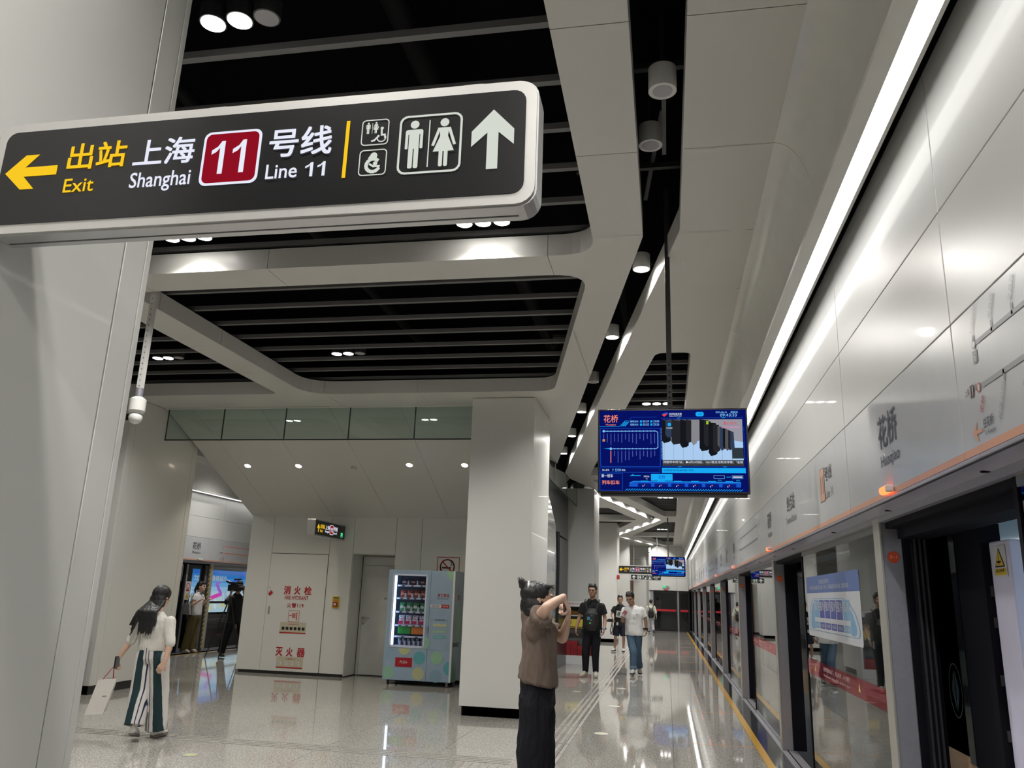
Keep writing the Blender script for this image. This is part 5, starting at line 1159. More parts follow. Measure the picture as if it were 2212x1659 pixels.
def shoe(t, an, toe, m, sole, name='shoe', s=1.0, vox=.007):
    an, toe = V(an), V(toe); d = (toe - an); d.z = 0; L = d.length; d.normalize(); sdv = d.cross(V((0, 0, 1)))
    heel = V((an.x, an.y, toe.z)) - d * .055 * s; tilt = an.z - .085 * s - toe.z   # heel lift
    def Q(k, h, w): return heel + d * k + V((0, 0, h)) + sdv * w + V((0, 0, max(0, tilt) * (1 - k / (L + .055))))
    Lf = L + .055 * s
    pr = [('l', [(Q(0, .055 * s, 0), sdv * .030 * s, V((0, 0, .045 * s))), (Q(.05 * s, .06 * s, 0), sdv * .040 * s, V((0, 0, .052 * s))), (Q(.12 * s, .05 * s, 0), sdv * .043 * s, V((0, 0, .042 * s))), (Q(Lf * .72, .035 * s, 0), sdv * .048 * s, V((0, 0, .030 * s))), (Q(Lf, .025 * s, 0), sdv * .028 * s, V((0, 0, .018 * s)))]),
          ('t', Q(.055 * s, .075 * s, 0), .040 * s, V(an) + V((0, 0, .0)), .040 * s)]
    o = blob(name, pr, vox, m, t, sm=2)
    bm = bmesh.new(); pts = []
    prof = [(0, .026), (.02, .037), (.10, .040), (Lf * .7, .049), (Lf * .9, .042), (Lf + .01, .022)]
    top = [Q(k, .018 * s, w * s) for k, w in prof] + [Q(k, .018 * s, -w * s) for k, w in prof[::-1]]; bot = [Q(k, -.004 * s, w * s * .95) for k, w in prof] + [Q(k, -.004 * s, -w * s * .95) for k, w in prof[::-1]]
    vt = [bm.verts.new(p) for p in top]; vb = [bm.verts.new(p) for p in bot]; n = len(vt)
    F_ = [bm.faces.new(vt), bm.faces.new(vb)] + [bm.faces.new((vt[i], vt[(i + 1) % n], vb[(i + 1) % n], vb[i])) for i in range(n)]; bmesh.ops.recalc_face_normals(bm, faces=F_)
    part('sole', bm, sole, o); return o
def lerp(a, b, t): return V(a).lerp(V(b), t)
def human(name_loc, label, J, fwd, skin, vox=.008, s=1.0, shirt=None, shirt_name='shirt', sleeve=.8, hem=None, w=.19, dpt=.115, pants=None, pants_name='trousers', leg=(.085, .06, .05), short_at=None, shoes=(None, None), hands=(), head_dir=None, glasses=False, hair='short', fold=.006, sleeve_r=(.062, .058), torso_hem=None, no_face=False, group='people on the platform', tilt=0):
    r, f, u = basis(fwd); J = {k: V(v) for k, v in J.items()}
    t = empty('person', (J['pel'].x, J['pel'].y, 0), label, 'person', group)
    hd = head_dir or (fwd, (0, 0, 1)); hc = J['head']; hs = s * 1.1
    pr = head_prims(hc, hd, hs)
    pr += [('t', J['neck'] - V((0, 0, .05)), .062 * s, lerp(J['neck'], hc, .5) - V(hd[0]).normalized() * .012, .052 * s)]
    ch = (J['sh1'] + J['sh2']) / 2; pel = J['pel']
    pr += [('e', ch - V((0, 0, .13)), (w * .8, dpt * .8, .2), rot_of(r, f, u)), ('e', lerp(ch, pel, .6), (w * .68, dpt * .72, .18), rot_of(r, f, u)), ('e', pel, (w * .75, dpt * .78, .13), rot_of(r, f, u)), ('t', lerp(J['sh1'], ch, .2) - V((0, 0, .055)), .034 * s, J['neck'] - V((0, 0, .04)), .05 * s), ('t', lerp(J['sh2'], ch, .2) - V((0, 0, .055)), .034 * s, J['neck'] - V((0, 0, .04)), .05 * s)]
    for i in '12':
        sh, el, wrs = J['sh' + i], J['el' + i], J['wr' + i]
        pr += [('t', lerp(sh, el, .1) - V((0, 0, .035)), .040 * s, lerp(sh, el, .5), .043 * s), ('t', lerp(sh, el, .5), .043 * s, el, .035 * s), ('t', el, .036 * s, lerp(el, wrs, .3), .037 * s), ('t', lerp(el, wrs, .3), .037 * s, wrs, .023 * s)]
        hp, kn, an, toe = J['hip' + i], J['kn' + i], J['an' + i], J['toe' + i]
        pr += [('t', hp, .072 * s, kn, .047 * s), ('t', kn, .047 * s, lerp(kn, an, .35), .048 * s), ('t', lerp(kn, an, .35), .048 * s, an, .032 * s), ('t', an, .034 * s, lerp(an, toe, .8) + V((0, 0, .0)), .022 * s)]
    for h in hands: pr += hand(*h)
    blob('body', pr, vox, skin, t, sm=3)
    if not no_face: face_parts(t, hc, hd, hs, glasses)
    if hair == 'short': short_hair(t, hc, hd, hs, vox)
    # shirt
    if shirt:
        hz = hem if hem is not None else pel.z - .02
        base = V((lerp(ch, pel, .8).x, lerp(ch, pel, .8).y, 0))
        rg = torso_hem or [(hz, 1.0, 1.05), (hz + .05, 1.02, 1.08), (lerp(ch, pel, .55).z, .97, 1.0), (ch.z - .14, 1.03, 1.02), (ch.z - .03, .98, .86), (ch.z + .015, .72, .62), (J['neck'].z, .36, .46)]
        rings = []
        for z, a, b_ in rg:
            tt = 0 if abs(ch.z - pel.z) < 1e-3 else (z - ch.z) / (pel.z - ch.z); tt = max(-.15, min(1.15, tt)); cc = ch + (pel - ch) * tt
            if z >= ch.z: cc = lerp(ch, J['neck'], (z - ch.z) / max(.01, J['neck'].z - ch.z))
            k_ = tilt * max(0, min(1, (1.14 - z) / .15)) if tilt else 0
            rings.append(((cc.x, cc.y, z), r * w * a, (f + V((0, 0, k_))) * dpt * b_))
        pr = [('l', rings)]
        for i in '12':
            sh, el = J['sh' + i], J['el' + i]; e = lerp(sh, el, sleeve) if sleeve <= 1 else lerp(el, J['wr' + i], sleeve - 1)
            if sleeve <= 1: pr += [('t', sh - V((0, 0, .045)) + (ch - sh) * .06, sleeve_r[0] * .92, lerp(sh, e, .2) - V((0, 0, .012)), sleeve_r[0]), ('c', lerp(sh, e, .12) - V((0, 0, .015)), sleeve_r[0], e, sleeve_r[1])]
            else: pr += [('t', sh - V((0, 0, .025)), sleeve_r[0], el, sleeve_r[1]), ('c', el, sleeve_r[1], e, sleeve_r[1] * .85)]
        blob(shirt_name, pr, vox, shirt, t, fold=fold, fs=11, sm=3)
    if pants:
        pr = [('l', [((pel.x, pel.y, pel.z + .10), r * w * .80, f * dpt * .92), ((pel.x, pel.y, pel.z + .02), r * w * .86, f * dpt * .98), ((pel.x, pel.y, pel.z - .07), r * w * .88, f * dpt * 1.0), ((pel.x, pel.y, pel.z - .12), r * w * .7, f * dpt * .8)])]
        for i in '12':
            hp, kn, an = J['hip' + i], J['kn' + i], J['an' + i]
            if short_at: e = lerp(hp, kn, short_at); pr += [('c', hp + V((0, 0, .02)), leg[0] * 1.1, e, leg[1])]
            else: pr += [('t', hp + V((0, 0, -.02)), leg[0], kn, leg[1]), ('c', kn, leg[1], an + V((0, 0, .0)), leg[2])]
        blob(pants_name, pr, vox, pants, t, fold=fold * .8, fs=13, sm=3)
    if shoes[0]:
        for i in '12': shoe(t, J['an' + i], J['toe' + i], shoes[0], shoes[1], s=s, vox=vox)
    return t

Zu = V((0, 0, 1))
# --- woman in the brown shirt, photographing
BROWN = cloth('shirt_brown', (.155, .118, .098)); BLACKC = cloth('cloth_black', (.010, .010, .014))
J = dict(head=(-.872, 5.60, 1.515), neck=(-.885, 5.60, 1.405), sh1=(-.862, 5.43, 1.365), sh2=(-.862, 5.77, 1.355), el1=(-.765, 5.28, 1.475), wr1=(-.672, 5.42, 1.548), el2=(-.722, 5.80, 1.265), wr2=(-.668, 5.65, 1.395),
         pel=(-.86, 5.6, .93), hip1=(-.865, 5.50, .88), hip2=(-.865, 5.70, .88), kn1=(-.862, 5.50, .48), kn2=(-.85, 5.71, .48), an1=(-.885, 5.50, .09), an2=(-.86, 5.72, .09), toe1=(-.72, 5.47, .02), toe2=(-.70, 5.73, .02))
th = [(.975, .90, 1.02), (.995, 1.04, 1.18), (1.05, 1.05, 1.15), (1.15, .98, 1.03), (1.28, .98, .95), (1.345, .93, .90), (1.39, .70, .76), (1.43, .42, .64), (1.45, .36, .58)]
hds = [((-.672, 5.42, 1.548), (.35, .35, -.85), (.9, .1, .35), .75, .95, -1), ((-.668, 5.65, 1.395), (.12, -.25, .95), (.95, .25, .0), .85, .95, 1)]
tb_ = human('w', 'woman in a brown T-shirt and black trousers raising both hands before her face', J, (1, .12, 0), SKIN, vox=.006, s=.98, shirt=BROWN, sleeve=.62, w=.185, dpt=.112, torso_hem=th, pants=BLACKC, leg=(.105, .098, .095), shoes=(mat('shoe_black', (.02, .02, .02), .5), mat('sole_dark', (.05, .05, .05), .6)), hands=hds, head_dir=((1, .35, .02), (0, 0, 1)), hair=None, fold=.026, tilt=-.16, sleeve_r=(.062, .074))
hc = V(J['head']); r_, f_, u_ = basis((1, .35, .02)); P_ = lambda a, b, c: hc + r_ * a + f_ * b + u_ * c; RR = rot_of(r_, f_, u_)
pr = [('e', P_(0, -.018, .048), (.090, .104, .086), RR), ('e', P_(0, -.055, -.035), (.089, .064, .10), RR), ('e', P_(.05, -.02, -.045), (.044, .056, .095), RR), ('e', P_(-.05, -.02, -.045), (.044, .056, .095), RR), ('e', P_(0, .040, .090), (.064, .048, .030), RR)]
for i in range(18):
    a = -1.45 + 2.9 * i / 17; b0 = P_(.084 * math.sin(a), -.045 - .058 * math.cos(a), -.06); pr.append(('t', b0, .014, b0 - Zu * .078 + f_ * .012, .006))
pr += [('t', P_(0, -.075, .095), .028, P_(0, -.112, .125), .026), ('t', P_(0, -.112, .125), .024, P_(0, -.118, .095), .014)]
blob('hair', pr, .006, HAIR, tb_, fold=.004, fs=70, sm=1)
bm = bmesh.new(); random.seed(4)
for i in range(26):
    a = random.uniform(-1, 1); b0 = P_(.04 * a, .085, .10); cyl(bm, b0, b0 + f_ * random.uniform(.02, .05) + r_ * a * .04 + Zu * random.uniform(-.035, .015), .0010, .0004, n=4)
for i in range(30):
    a = random.uniform(-1, 1); b0 = P_(.015 * a, -.108, .125); cyl(bm, b0, b0 - f_ * random.uniform(.0, .035) + r_ * a * .03 + Zu * random.uniform(.012, .035), .002, .0006, n=4)
hs_ = part('loose_strands', bm, HAIR, tb_); hs_['kind'] = 'stuff'
bm = bmesh.new(); pts = [P_(.03 * math.cos(a) + .012, -.072 + .0 * a, .083 + .045 * math.sin(a)) for a in [0, .5, 1, 1.5, 2, 2.5, 3.1]]; pts = [P_(.05, -.06, .05), P_(.055, -.075, .08), P_(.04, -.07, .115), P_(.0, -.065, .125), P_(-.04, -.07, .11)]
for a, b in zip(pts, pts[1:]): cyl(bm, a, b, .008, n=8); sph(bm, b, .008)
part('hair_clip', bm, LAMPW, tb_, True)
part('face_mask', prism(bmesh.new(), [(-.80, 1.455), (-.765, 1.47), (-.765, 1.43), (-.79, 1.41)], 'y', 5.60, 5.66), mat('mask_blue', (.45, .55, .58), .7), tb_)
ph = empty('phone', (-.655, 5.52, 1.47), 'thin phone held between the hands of the woman in brown', 'phone'); bm = B(-.675, -.667, 5.44, 5.60, 1.43, 1.505, bev=.003); part('body', bm, mat('phone_grey', (.12, .12, .12), .3), ph); part('screen', B(-.6765, -.675, 5.445, 5.595, 1.434, 1.501), BLK, ph)

# --- man in black with a front pack
J = dict(head=(-1.505, 16.95, 1.675), neck=(-1.505, 17.0, 1.515), sh1=(-1.685, 17, 1.43), sh2=(-1.325, 17, 1.435), el1=(-1.775, 17.0, 1.14), wr1=(-1.83, 16.95, .93), el2=(-1.25, 17.02, 1.14), wr2=(-1.26, 16.9, .93),
         pel=(-1.51, 17, .92), hip1=(-1.60, 17, .87), hip2=(-1.42, 17, .87), kn1=(-1.635, 16.97, .48), kn2=(-1.44, 16.97, .48), an1=(-1.64, 17.02, .10), an2=(-1.435, 17.02, .10), toe1=(-1.72, 16.84, .02), toe2=(-1.42, 16.82, .02))
hds = [(J['wr1'], (-.1, -.05, -1), (-1, 0, .1), .45, 1, -1), (J['wr2'], (-.15, -.1, -1), (1, 0, .1), .5, 1, 1)]
bt = human('b', 'man in glasses and black clothes with a pack strapped on his chest', J, (0, -1, 0), SKIN2, s=1.04, shirt=cloth('shirt_black', (.016, .018, .018)), sleeve=.72, w=.20, dpt=.125, hem=.86, pants=BLACKC, leg=(.098, .082, .058), shoes=(mat('shoe_cream', (.50, .47, .40), .6), mat('sole_cream', (.45, .42, .36), .6)), hands=hds, head_dir=((-.15, -1, 0), (0, 0, 1)), glasses=True, sleeve_r=(.068, .074))
bm = bmesh.new(); 
for sx in (-1, 1): prism(bm, [(-1.505 + sx * .012, 1.50), (-1.505 + sx * .075, 1.53), (-1.505 + sx * .11, 1.47), (-1.505 + sx * .05, 1.42)], 'y', 16.885, 16.90)
part('collar', bm, cloth('collar_black', (.022, .024, .024)), bt)
w1 = part('watch', cyl(bmesh.new(), (-1.26, 16.905, .965), (-1.262, 16.895, .935), .034, n=16), STEEL, bt); part('watch_case', B(-1.235, -1.215, 16.88, 16.92, .93, .97, bev=.004), BLK, w1)
pk = empty('chest_pack', (-1.5, 16.83, .95), 'black chest pack with small badges worn by the man in glasses', 'bag')
blob('bag', [('l', [((-1.51, 16.82, .90), (.10, 0, 0), (0, .05, 0)), ((-1.51, 16.80, 1.0), (.14, 0, 0), (0, .075, 0)), ((-1.51, 16.80, 1.22), (.135, 0, 0), (0, .075, 0)), ((-1.51, 16.82, 1.33), (.09, 0, 0), (0, .05, 0))])], .009, mat('pack_black', (.008, .008, .010), .6), pk, fold=.008)
bm = bmesh.new(); 
for sx in (-1, 1):
    for a, b in (((-1.51 + sx * .09, 16.83, 1.28), (-1.51 + sx * .14, 16.90, 1.46)), ((-1.51 + sx * .14, 16.90, 1.46), (-1.51 + sx * .14, 17.05, 1.50))): cyl(bm, a, b, .018, n=8)
cyl(bm, (-1.65, 16.88, .98), (-1.73, 16.9, .84), .008, n=6)
o_ = part('strap', bm, MC['pack_black'], pk); o_['kind'] = 'stuff'
p = Pane((-1.51, 16.722, 1.2), (1, 0, 0), (0, 0, 1)); cy_ = mat('badge_cyan', (.05, .22, .3), .5); gn = mat('badge_green', (.06, .5, .12), .5)
for i in range(7): p.rect(LAMPW if i % 3 == 0 else cy_, -.06 + i * .017, .06 + .008 * (i % 3), -.052 + i * .017, .068 + .008 * (i % 3))
p.rect(cy_, -.08, -.09, -.02, -.03); p.rect(cy_, .0, -.02, .03, .0); p.circ(gn, -.02, -.15, .018); p.rect(LAMPW, -.02, -.1, .01, -.085)
p.build(pk, default='badge')
t = empty('phone', (-1.33, 16.86, .84), 'pale phone in the hand of the man in black', 'phone'); part('body', B(-1.335, -1.325, 16.83, 16.90, .78, .92, bev=.003), mat('phone_lilac', (.35, .36, .45), .3), t); part('screen', B(-1.337, -1.335, 16.835, 16.895, .785, .915), BLK, t)

# --- man in the white T-shirt looking at his phone
J = dict(head=(-.775, 17.80, 1.56), neck=(-.725, 17.9, 1.43), sh1=(-.885, 17.9, 1.36), sh2=(-.555, 17.9, 1.375), el1=(-.94, 17.86, 1.08), wr1=(-.93, 17.66, 1.17), el2=(-.455, 17.95, 1.11), wr2=(-.445, 17.95, .92),
         pel=(-.70, 17.9, .90), hip1=(-.78, 17.9, .85), hip2=(-.62, 17.9, .85), kn1=(-.71, 17.80, .47), kn2=(-.635, 18.0, .47), an1=(-.715, 17.78, .12), an2=(-.605, 18.2, .14), toe1=(-.745, 17.55, .045), toe2=(-.58, 18.03, .02))
hds = [(J['wr1'], (.05, -.5, .8), (-.8, -.2, -.3), .6, 1, 1), (J['wr2'], (.0, -.05, -1), (1, 0, .1), .5, 1, 1)]
wt_ = human('w', 'man in a white T-shirt and blue jeans walking while looking at his phone', J, (-.1, -1, 0), SKIN2, s=1.0, shirt=cloth('tee_white', (.66, .66, .66)), sleeve=.72, w=.195, dpt=.115, hem=.80, pants=cloth('denim', (.075, .125, .19)), pants_name='jeans', leg=(.096, .085, .068), shoes=(mat('shoe_grey', (.45, .45, .46), .5), mat('sole_black', (.02, .02, .02), .6)), hands=hds, head_dir=((-.28, -.85, -.42), (-.1, -.35, 1)), sleeve_r=(.07, .08), fold=.010)
bm = bmesh.new(); cyl(bm, (-.715, 17.78, .15), (-.715, 17.78, .20), .078, n=20); cyl(bm, (-.605, 18.18, .17), (-.605, 18.18, .22), .075, n=20); part('jeans_cuff', bm, cloth('denim_cuff', (.16, .22, .29)), wt_)
part('watch', cyl(bmesh.new(), (-.446, 17.95, .955), (-.446, 17.95, .925), .033, n=16), BLK, wt_)
p = Pane((-.655, 17.775, 1.22), (1, -.1, 0), (0, 0, 1)); p.rect(GREYP, -.0, 0, .015, .025, .004); p.rect(GREYP, .035, 0, .05, .025, .004); p.build(wt_, default='chest_print')
t = empty('phone', (-.90, 17.58, 1.22), 'reddish phone in front of the man in the white T-shirt', 'phone'); bm = B(-.945, -.865, 17.585, 17.593, 1.17, 1.31, bev=.003); bmesh.ops.rotate(bm, verts=bm.verts, cent=(-.90, 17.59, 1.2), matrix=Matrix.Rotation(.5, 3, 'Y')); part('body', bm, mat('phone_red', (.30, .10, .12), .3), t); bm = B(-.94, -.87, 17.584, 17.5855, 1.175, 1.23); bmesh.ops.rotate(bm, verts=bm.verts, cent=(-.90, 17.59, 1.2), matrix=Matrix.Rotation(.5, 3, 'Y')); part('label', bm, mat('phone_pale', (.5, .4, .42), .3), t)

# --- man in shorts with a camera
J = dict(head=(-1.40, 25.25, 1.51), neck=(-1.40, 25.3, 1.38), sh1=(-1.56, 25.3, 1.30), sh2=(-1.245, 25.3, 1.31), el1=(-1.655, 25.25, 1.07), wr1=(-1.60, 25.05, .95), el2=(-1.20, 25.3, 1.05), wr2=(-1.20, 25.22, .84),
         pel=(-1.41, 25.3, .80), hip1=(-1.49, 25.3, .77), hip2=(-1.33, 25.3, .77), kn1=(-1.545, 25.25, .42), kn2=(-1.295, 25.25, .42), an1=(-1.565, 25.35, .10), an2=(-1.31, 25.35, .10), toe1=(-1.64, 25.12, .02), toe2=(-1.30, 25.10, .02))
hds = [(J['wr1'], (.0, -.4, -.6), (-1, 0, .1), .9, .95, -1), (J['wr2'], (.0, -.1, -1), (1, 0, .1), .5, .95, 1)]
cm = human('c', 'man in a black T-shirt and shorts carrying a camera at his side', J, (0, -1, 0), SKIN2, vox=.01, s=.96, shirt=MC['shirt_black'], sleeve=.7, w=.185, dpt=.115, hem=.72, pants=cloth('shorts_navy', (.014, .016, .03)), pants_name='shorts', leg=(.098, .10, .05), short_at=.88, shoes=(mat('shoe_silver', (.5, .5, .52), .35), MC['sole_black']), hands=hds, sleeve_r=(.066, .074))
p = Pane((-1.53, 25.16, 1.0), (1, 0, 0), (0, 0, 1)); p.poly(mat('print_pale', (.42, .42, .42), .6), [(0, 0), (.22, -.02), (.24, .16), (.03, .2)]); p.poly(mat('print_dark', (.08, .08, .08), .6), [(.04, .05), (.2, .04), (.16, .14), (.08, .15)], .003); p.circ(MC['print_pale'], .05, -.19, .035, ry=.05); p.build(cm, default='shirt_print')
t = empty('hand_camera', (-1.66, 25.0, .90), 'black camera hanging from the hand of the man in shorts', 'camera'); part('body', B(-1.74, -1.60, 24.94, 25.02, .86, .95, bev=.008), BLK, t); part('lens', cyl(bmesh.new(), (-1.72, 24.98, .9), (-1.82, 24.96, .90), .035, .04, n=18), BLK, t); bm = bmesh.new(); 
for a, b in (((-1.63, 25, .86), (-1.61, 25.02, .62)), ((-1.61, 25.02, .62), (-1.66, 25.02, .50)), ((-1.66, 25.02, .50), (-1.68, 25.0, .62)), ((-1.68, 25, .62), (-1.62, 24.99, .86))): cyl(bm, a, b, .014, n=6)
part('strap', bm, mat('strap_olive', (.10, .09, .05), .7), t)

# --- person with a backpack walking away
J = dict(head=(-.77, 40.55, 1.43), neck=(-.773, 40.5, 1.29), sh1=(-.92, 40.5, 1.21), sh2=(-.62, 40.5, 1.22), el1=(-.985, 40.5, .98), wr1=(-.93, 40.65, .85), el2=(-.545, 40.45, .96), wr2=(-.52, 40.4, .76),
         pel=(-.765, 40.5, .74), hip1=(-.84, 40.5, .70), hip2=(-.70, 40.5, .70), kn1=(-.85, 40.55, .38), kn2=(-.69, 40.5, .38), an1=(-.86, 40.6, .09), an2=(-.66, 40.35, .12), toe1=(-.86, 40.78, .02), toe2=(-.63, 40.48, .02))
pt = human('p', 'distant person in pale clothes with a black backpack, walking away', J, (0, 1, 0), SKIN, vox=.013, s=.92, shirt=cloth('shirt_pale', (.52, .52, .44)), sleeve=1.3, w=.17, dpt=.105, hem=.66, pants=cloth('pants_pale', (.42, .43, .45)), leg=(.085, .07, .058), shoes=(mat('shoe_dark', (.05, .05, .05), .5), MC['sole_black']), hands=[(J['wr2'], (.05, 0, -1), (1, 0, 0), .4, .9, 1), (J['wr1'], (.1, .6, -.4), (-1, 0, 0), .4, .9, -1)], no_face=True)
t = empty('backpack', (-.77, 40.33, .7), 'black backpack on the distant walking person', 'bag')
blob('bag', [('l', [((-.77, 40.32, .68), (.10, 0, 0), (0, .05, 0)), ((-.77, 40.31, .78), (.15, 0, 0), (0, .08, 0)), ((-.77, 40.31, 1.0), (.13, 0, 0), (0, .08, 0)), ((-.77, 40.34, 1.14), (.06, 0, 0), (0, .04, 0))])], .013, MC['pack_black'], t)
bm = bmesh.new(); cyl(bm, (-.82, 40.33, 1.05), (-.89, 40.42, 1.26), .018, n=8); cyl(bm, (-.72, 40.33, 1.05), (-.65, 40.42, 1.26), .018, n=8); part('strap', bm, MC['pack_black'], t)

# --- young woman with long hair walking away with a paper bag
def stripes(nt, b):
    tc = nt.nodes.new('ShaderNodeNewGeometry'); sp = nt.nodes.new('ShaderNodeSeparateXYZ'); nt.links.new(tc.outputs['Position'], sp.inputs[0])
    zz = nt.nodes.new('ShaderNodeMath'); zz.operation = 'MULTIPLY_ADD'; zz.inputs[1].default_value = .035; nt.links.new(sp.outputs['Z'], zz.inputs[0]); nt.links.new(sp.outputs['X'], zz.inputs[2])
    mr = nt.nodes.new('ShaderNodeMapRange'); mr.inputs[1].default_value = -5.47; mr.inputs[2].default_value = -5.01; nt.links.new(zz.outputs[0], mr.inputs[0])
    r = nt.nodes.new('ShaderNodeValToRGB'); r.color_ramp.interpolation = 'CONSTANT'; e = r.color_ramp.elements
    w_ = (.62, .60, .58, 1); g = (.006, .028, .035, 1); n_ = (.008, .012, .05, 1)
    st = [(0, w_), (.12, n_), (.145, w_), (.27, g), (.43, w_), (.49, n_), (.51, w_), (.56, n_), (.575, w_), (.66, g), (.82, w_)]
    e[0].color = st[0][1]; e[1].position = st[1][0]; e[1].color = st[1][1]
    for p_, c_ in st[2:]: q = e.new(p_); q.color = c_
    nt.links.new(mr.outputs[0], r.inputs[0]); nt.links.new(r.outputs['Color'], b.inputs['Base Color']); b.inputs['Roughness'].default_value = .8
STR = mixmat('striped_trousers', stripes)
J = dict(head=(-5.335, 8.02, 1.405), neck=(-5.31, 7.93, 1.27), sh1=(-5.445, 7.9, 1.185), sh2=(-5.125, 7.9, 1.185), el1=(-5.515, 7.86, .955), wr1=(-5.612, 7.82, .765), el2=(-5.045, 7.84, .95), wr2=(-5.05, 7.80, .77),
         pel=(-5.265, 7.9, .86), hip1=(-5.345, 7.9, .82), hip2=(-5.185, 7.9, .82), kn1=(-5.335, 7.88, .47), kn2=(-5.185, 7.97, .47), an1=(-5.30, 7.80, .15), an2=(-5.20, 8.03, .09), toe1=(-5.37, 7.97, .02), toe2=(-5.20, 8.22, .02))
hds = [(J['wr1'], (-.2, .05, -1), (-1, -.2, 0), .95, .9, 1), (J['wr2'], (-.5, -.1, -.8), (.3, -.9, 0), .35, .9, -1)]
th = [(.865, .95, 1.02), (.90, .98, 1.05), (1.0, .95, 1.0), (1.10, 1.0, 1.0), (1.165, .95, .84), (1.205, .70, .6), (1.25, .34, .45)]
gt = human('g', 'long haired woman in a white sweater and striped trousers walking away', J, (0, 1, 0), SKIN, vox=.007, s=.92, shirt=cloth('sweater_white', (.64, .62, .57)), shirt_name='sweater', sleeve=1.12, w=.175, dpt=.115, torso_hem=th, pants=STR, leg=(.098, .100, .104), shoes=(mat('shoe_white', (.62, .61, .58), .5), mat('sole_taupe', (.16, .14, .13), .7)), hands=hds, head_dir=((.12, 1, -.1), (0, .1, 1)), hair=None, fold=.012, sleeve_r=(.056, .052), no_face=True)
hc = V(J['head']); r_, f_, u_ = basis((.12, 1, -.1)); RR = rot_of(r_, f_, u_); P_ = lambda a, b, c: hc + r_ * a + f_ * b + u_ * c
pr = [('e', P_(0, -.012, .030), (.090, .104, .092), RR), ('e', P_(0, -.05, -.045), (.092, .066, .11), RR)]
random.seed(9)
for i in range(30):
    a = -1 + 2 * i / 29; top = P_(.082 * a, -.055 - .035 * (1 - a * a), -.06); ln = random.uniform(.19, .25) if abs(a) < .75 else .14
    m1 = V((top.x + (.02 * a + .018), 7.785 - .02 * (1 - a * a), top.z - .10)); lean = -.10 if a < -.5 else (.02 * a + .005)
    m2 = V((m1.x + lean * (.7 if a < -.5 else 1) + random.uniform(-.008, .008), 7.765 - .01 * (1 - a * a), m1.z - ln))
    pr += [('t', top, .022, m1, .017), ('t', m1, .017, m1.lerp(m2, .6), .013), ('t', m1.lerp(m2, .6), .012, m2, .004)]
blob('hair', pr, .007, HAIR, gt, fold=.004, fs=70, sm=1)
pb = empty('paper_bag', (-5.70, 7.82, .22), 'white paper carrier bag with red cord handles held by the striped trousers woman', 'bag')
bm = bmesh.new(); TL, TR, BL, BR = V((-5.765, 7.80, .575)), V((-5.60, 7.86, .59)), V((-5.845, 7.80, .245)), V((-5.68, 7.86, .26)); dp = V((.04, -.10, -.015))
v = [bm.verts.new(q) for q in (TL, TR, BR, BL, TL + dp * .5, TR + dp * .5, BR + dp, BL + dp)]
F_ = [bm.faces.new([v[i] for i in q]) for q in ((0, 1, 2, 3), (4, 7, 6, 5), (0, 3, 7, 4), (1, 5, 6, 2), (3, 2, 6, 7))]; bmesh.ops.recalc_face_normals(bm, faces=F_); bmesh.ops.solidify(bm, geom=F_, thickness=.002)
part('bag', bm, mat('paper_bag_white', (.66, .63, .59), .7), pb)
bm = bmesh.new(); hnd = V((-5.625, 7.80, .70))
for a in (TL.lerp(TR, .2), TL.lerp(TR, .75), (TL + dp * .5).lerp(TR + dp * .5, .25), (TL + dp * .5).lerp(TR + dp * .5, .8)): cyl(bm, a, hnd, .0035, n=6)
part('handle', bm, mat('cord_red', (.40, .03, .03), .6), pb)
lp = (BL + dp).lerp(BR + dp, .6).lerp((TL + dp * .5).lerp(TR + dp * .5, .6), .5); p = Pane(lp + V((0, -.004, 0)), (TR - TL).normalized(), (TL + dp * .5 - BL - dp).normalized()); p.rect(GREYP, 0, 0, .04, .006); p.build(pb)
t = empty('phone', (-5.60, 7.79, .73), 'dark phone in the left hand of the woman with the paper bag', 'phone'); part('body', B(-5.60, -5.585, 7.76, 7.83, .68, .80, bev=.003), BLK, t); part('screen', B(-5.585, -5.5835, 7.765, 7.825, .685, .795), mat('phone_grey', (.12, .12, .12), .3), t)

# --- woman with a tote bag beside the left screen doors
J = dict(head=(-10.780, 17.7, 1.49), neck=(-10.825, 17.7, 1.375), sh1=(-10.840, 17.55, 1.30), sh2=(-10.840, 17.85, 1.30), el1=(-10.840, 17.5, 1.08), wr1=(-10.680, 17.52, 1.17), el2=(-10.820, 17.9, 1.08), wr2=(-10.680, 17.85, 1.18),
         pel=(-10.850, 17.7, .86), hip1=(-10.860, 17.62, .82), hip2=(-10.860, 17.78, .82), kn1=(-10.900, 17.62, .45), kn2=(-10.880, 17.8, .45), an1=(-10.970, 17.62, .09), an2=(-10.910, 17.8, .09), toe1=(-10.820, 17.6, .02), toe2=(-10.760, 17.8, .02))
tt_ = human('t', 'woman in a white top and olive trousers with a ponytail by the left doors', J, (1, 0, 0), SKIN, vox=.009, s=.94, shirt=cloth('top_white', (.62, .60, .60)), sleeve=.55, w=.165, dpt=.115, hem=.84, pants=cloth('pants_olive', (.105, .085, .035)), leg=(.10, .095, .085), shoes=(mat('shoe_beige', (.45, .40, .34), .6), MC['sole_cream']), hands=[(J['wr1'], (.8, .0, .5), (-.3, 0, 1), .3, .9, 1), (J['wr2'], (.8, 0, .5), (-.3, 0, 1), .5, .9, -1)], hair=None, head_dir=((1, .1, -.05), (0, 0, 1)), sleeve_r=(.062, .068))
hc = V(J['head']); r_, f_, u_ = basis((1, .1, -.05)); RR = rot_of(r_, f_, u_); P_ = lambda a, b, c: hc + r_ * a + f_ * b + u_ * c
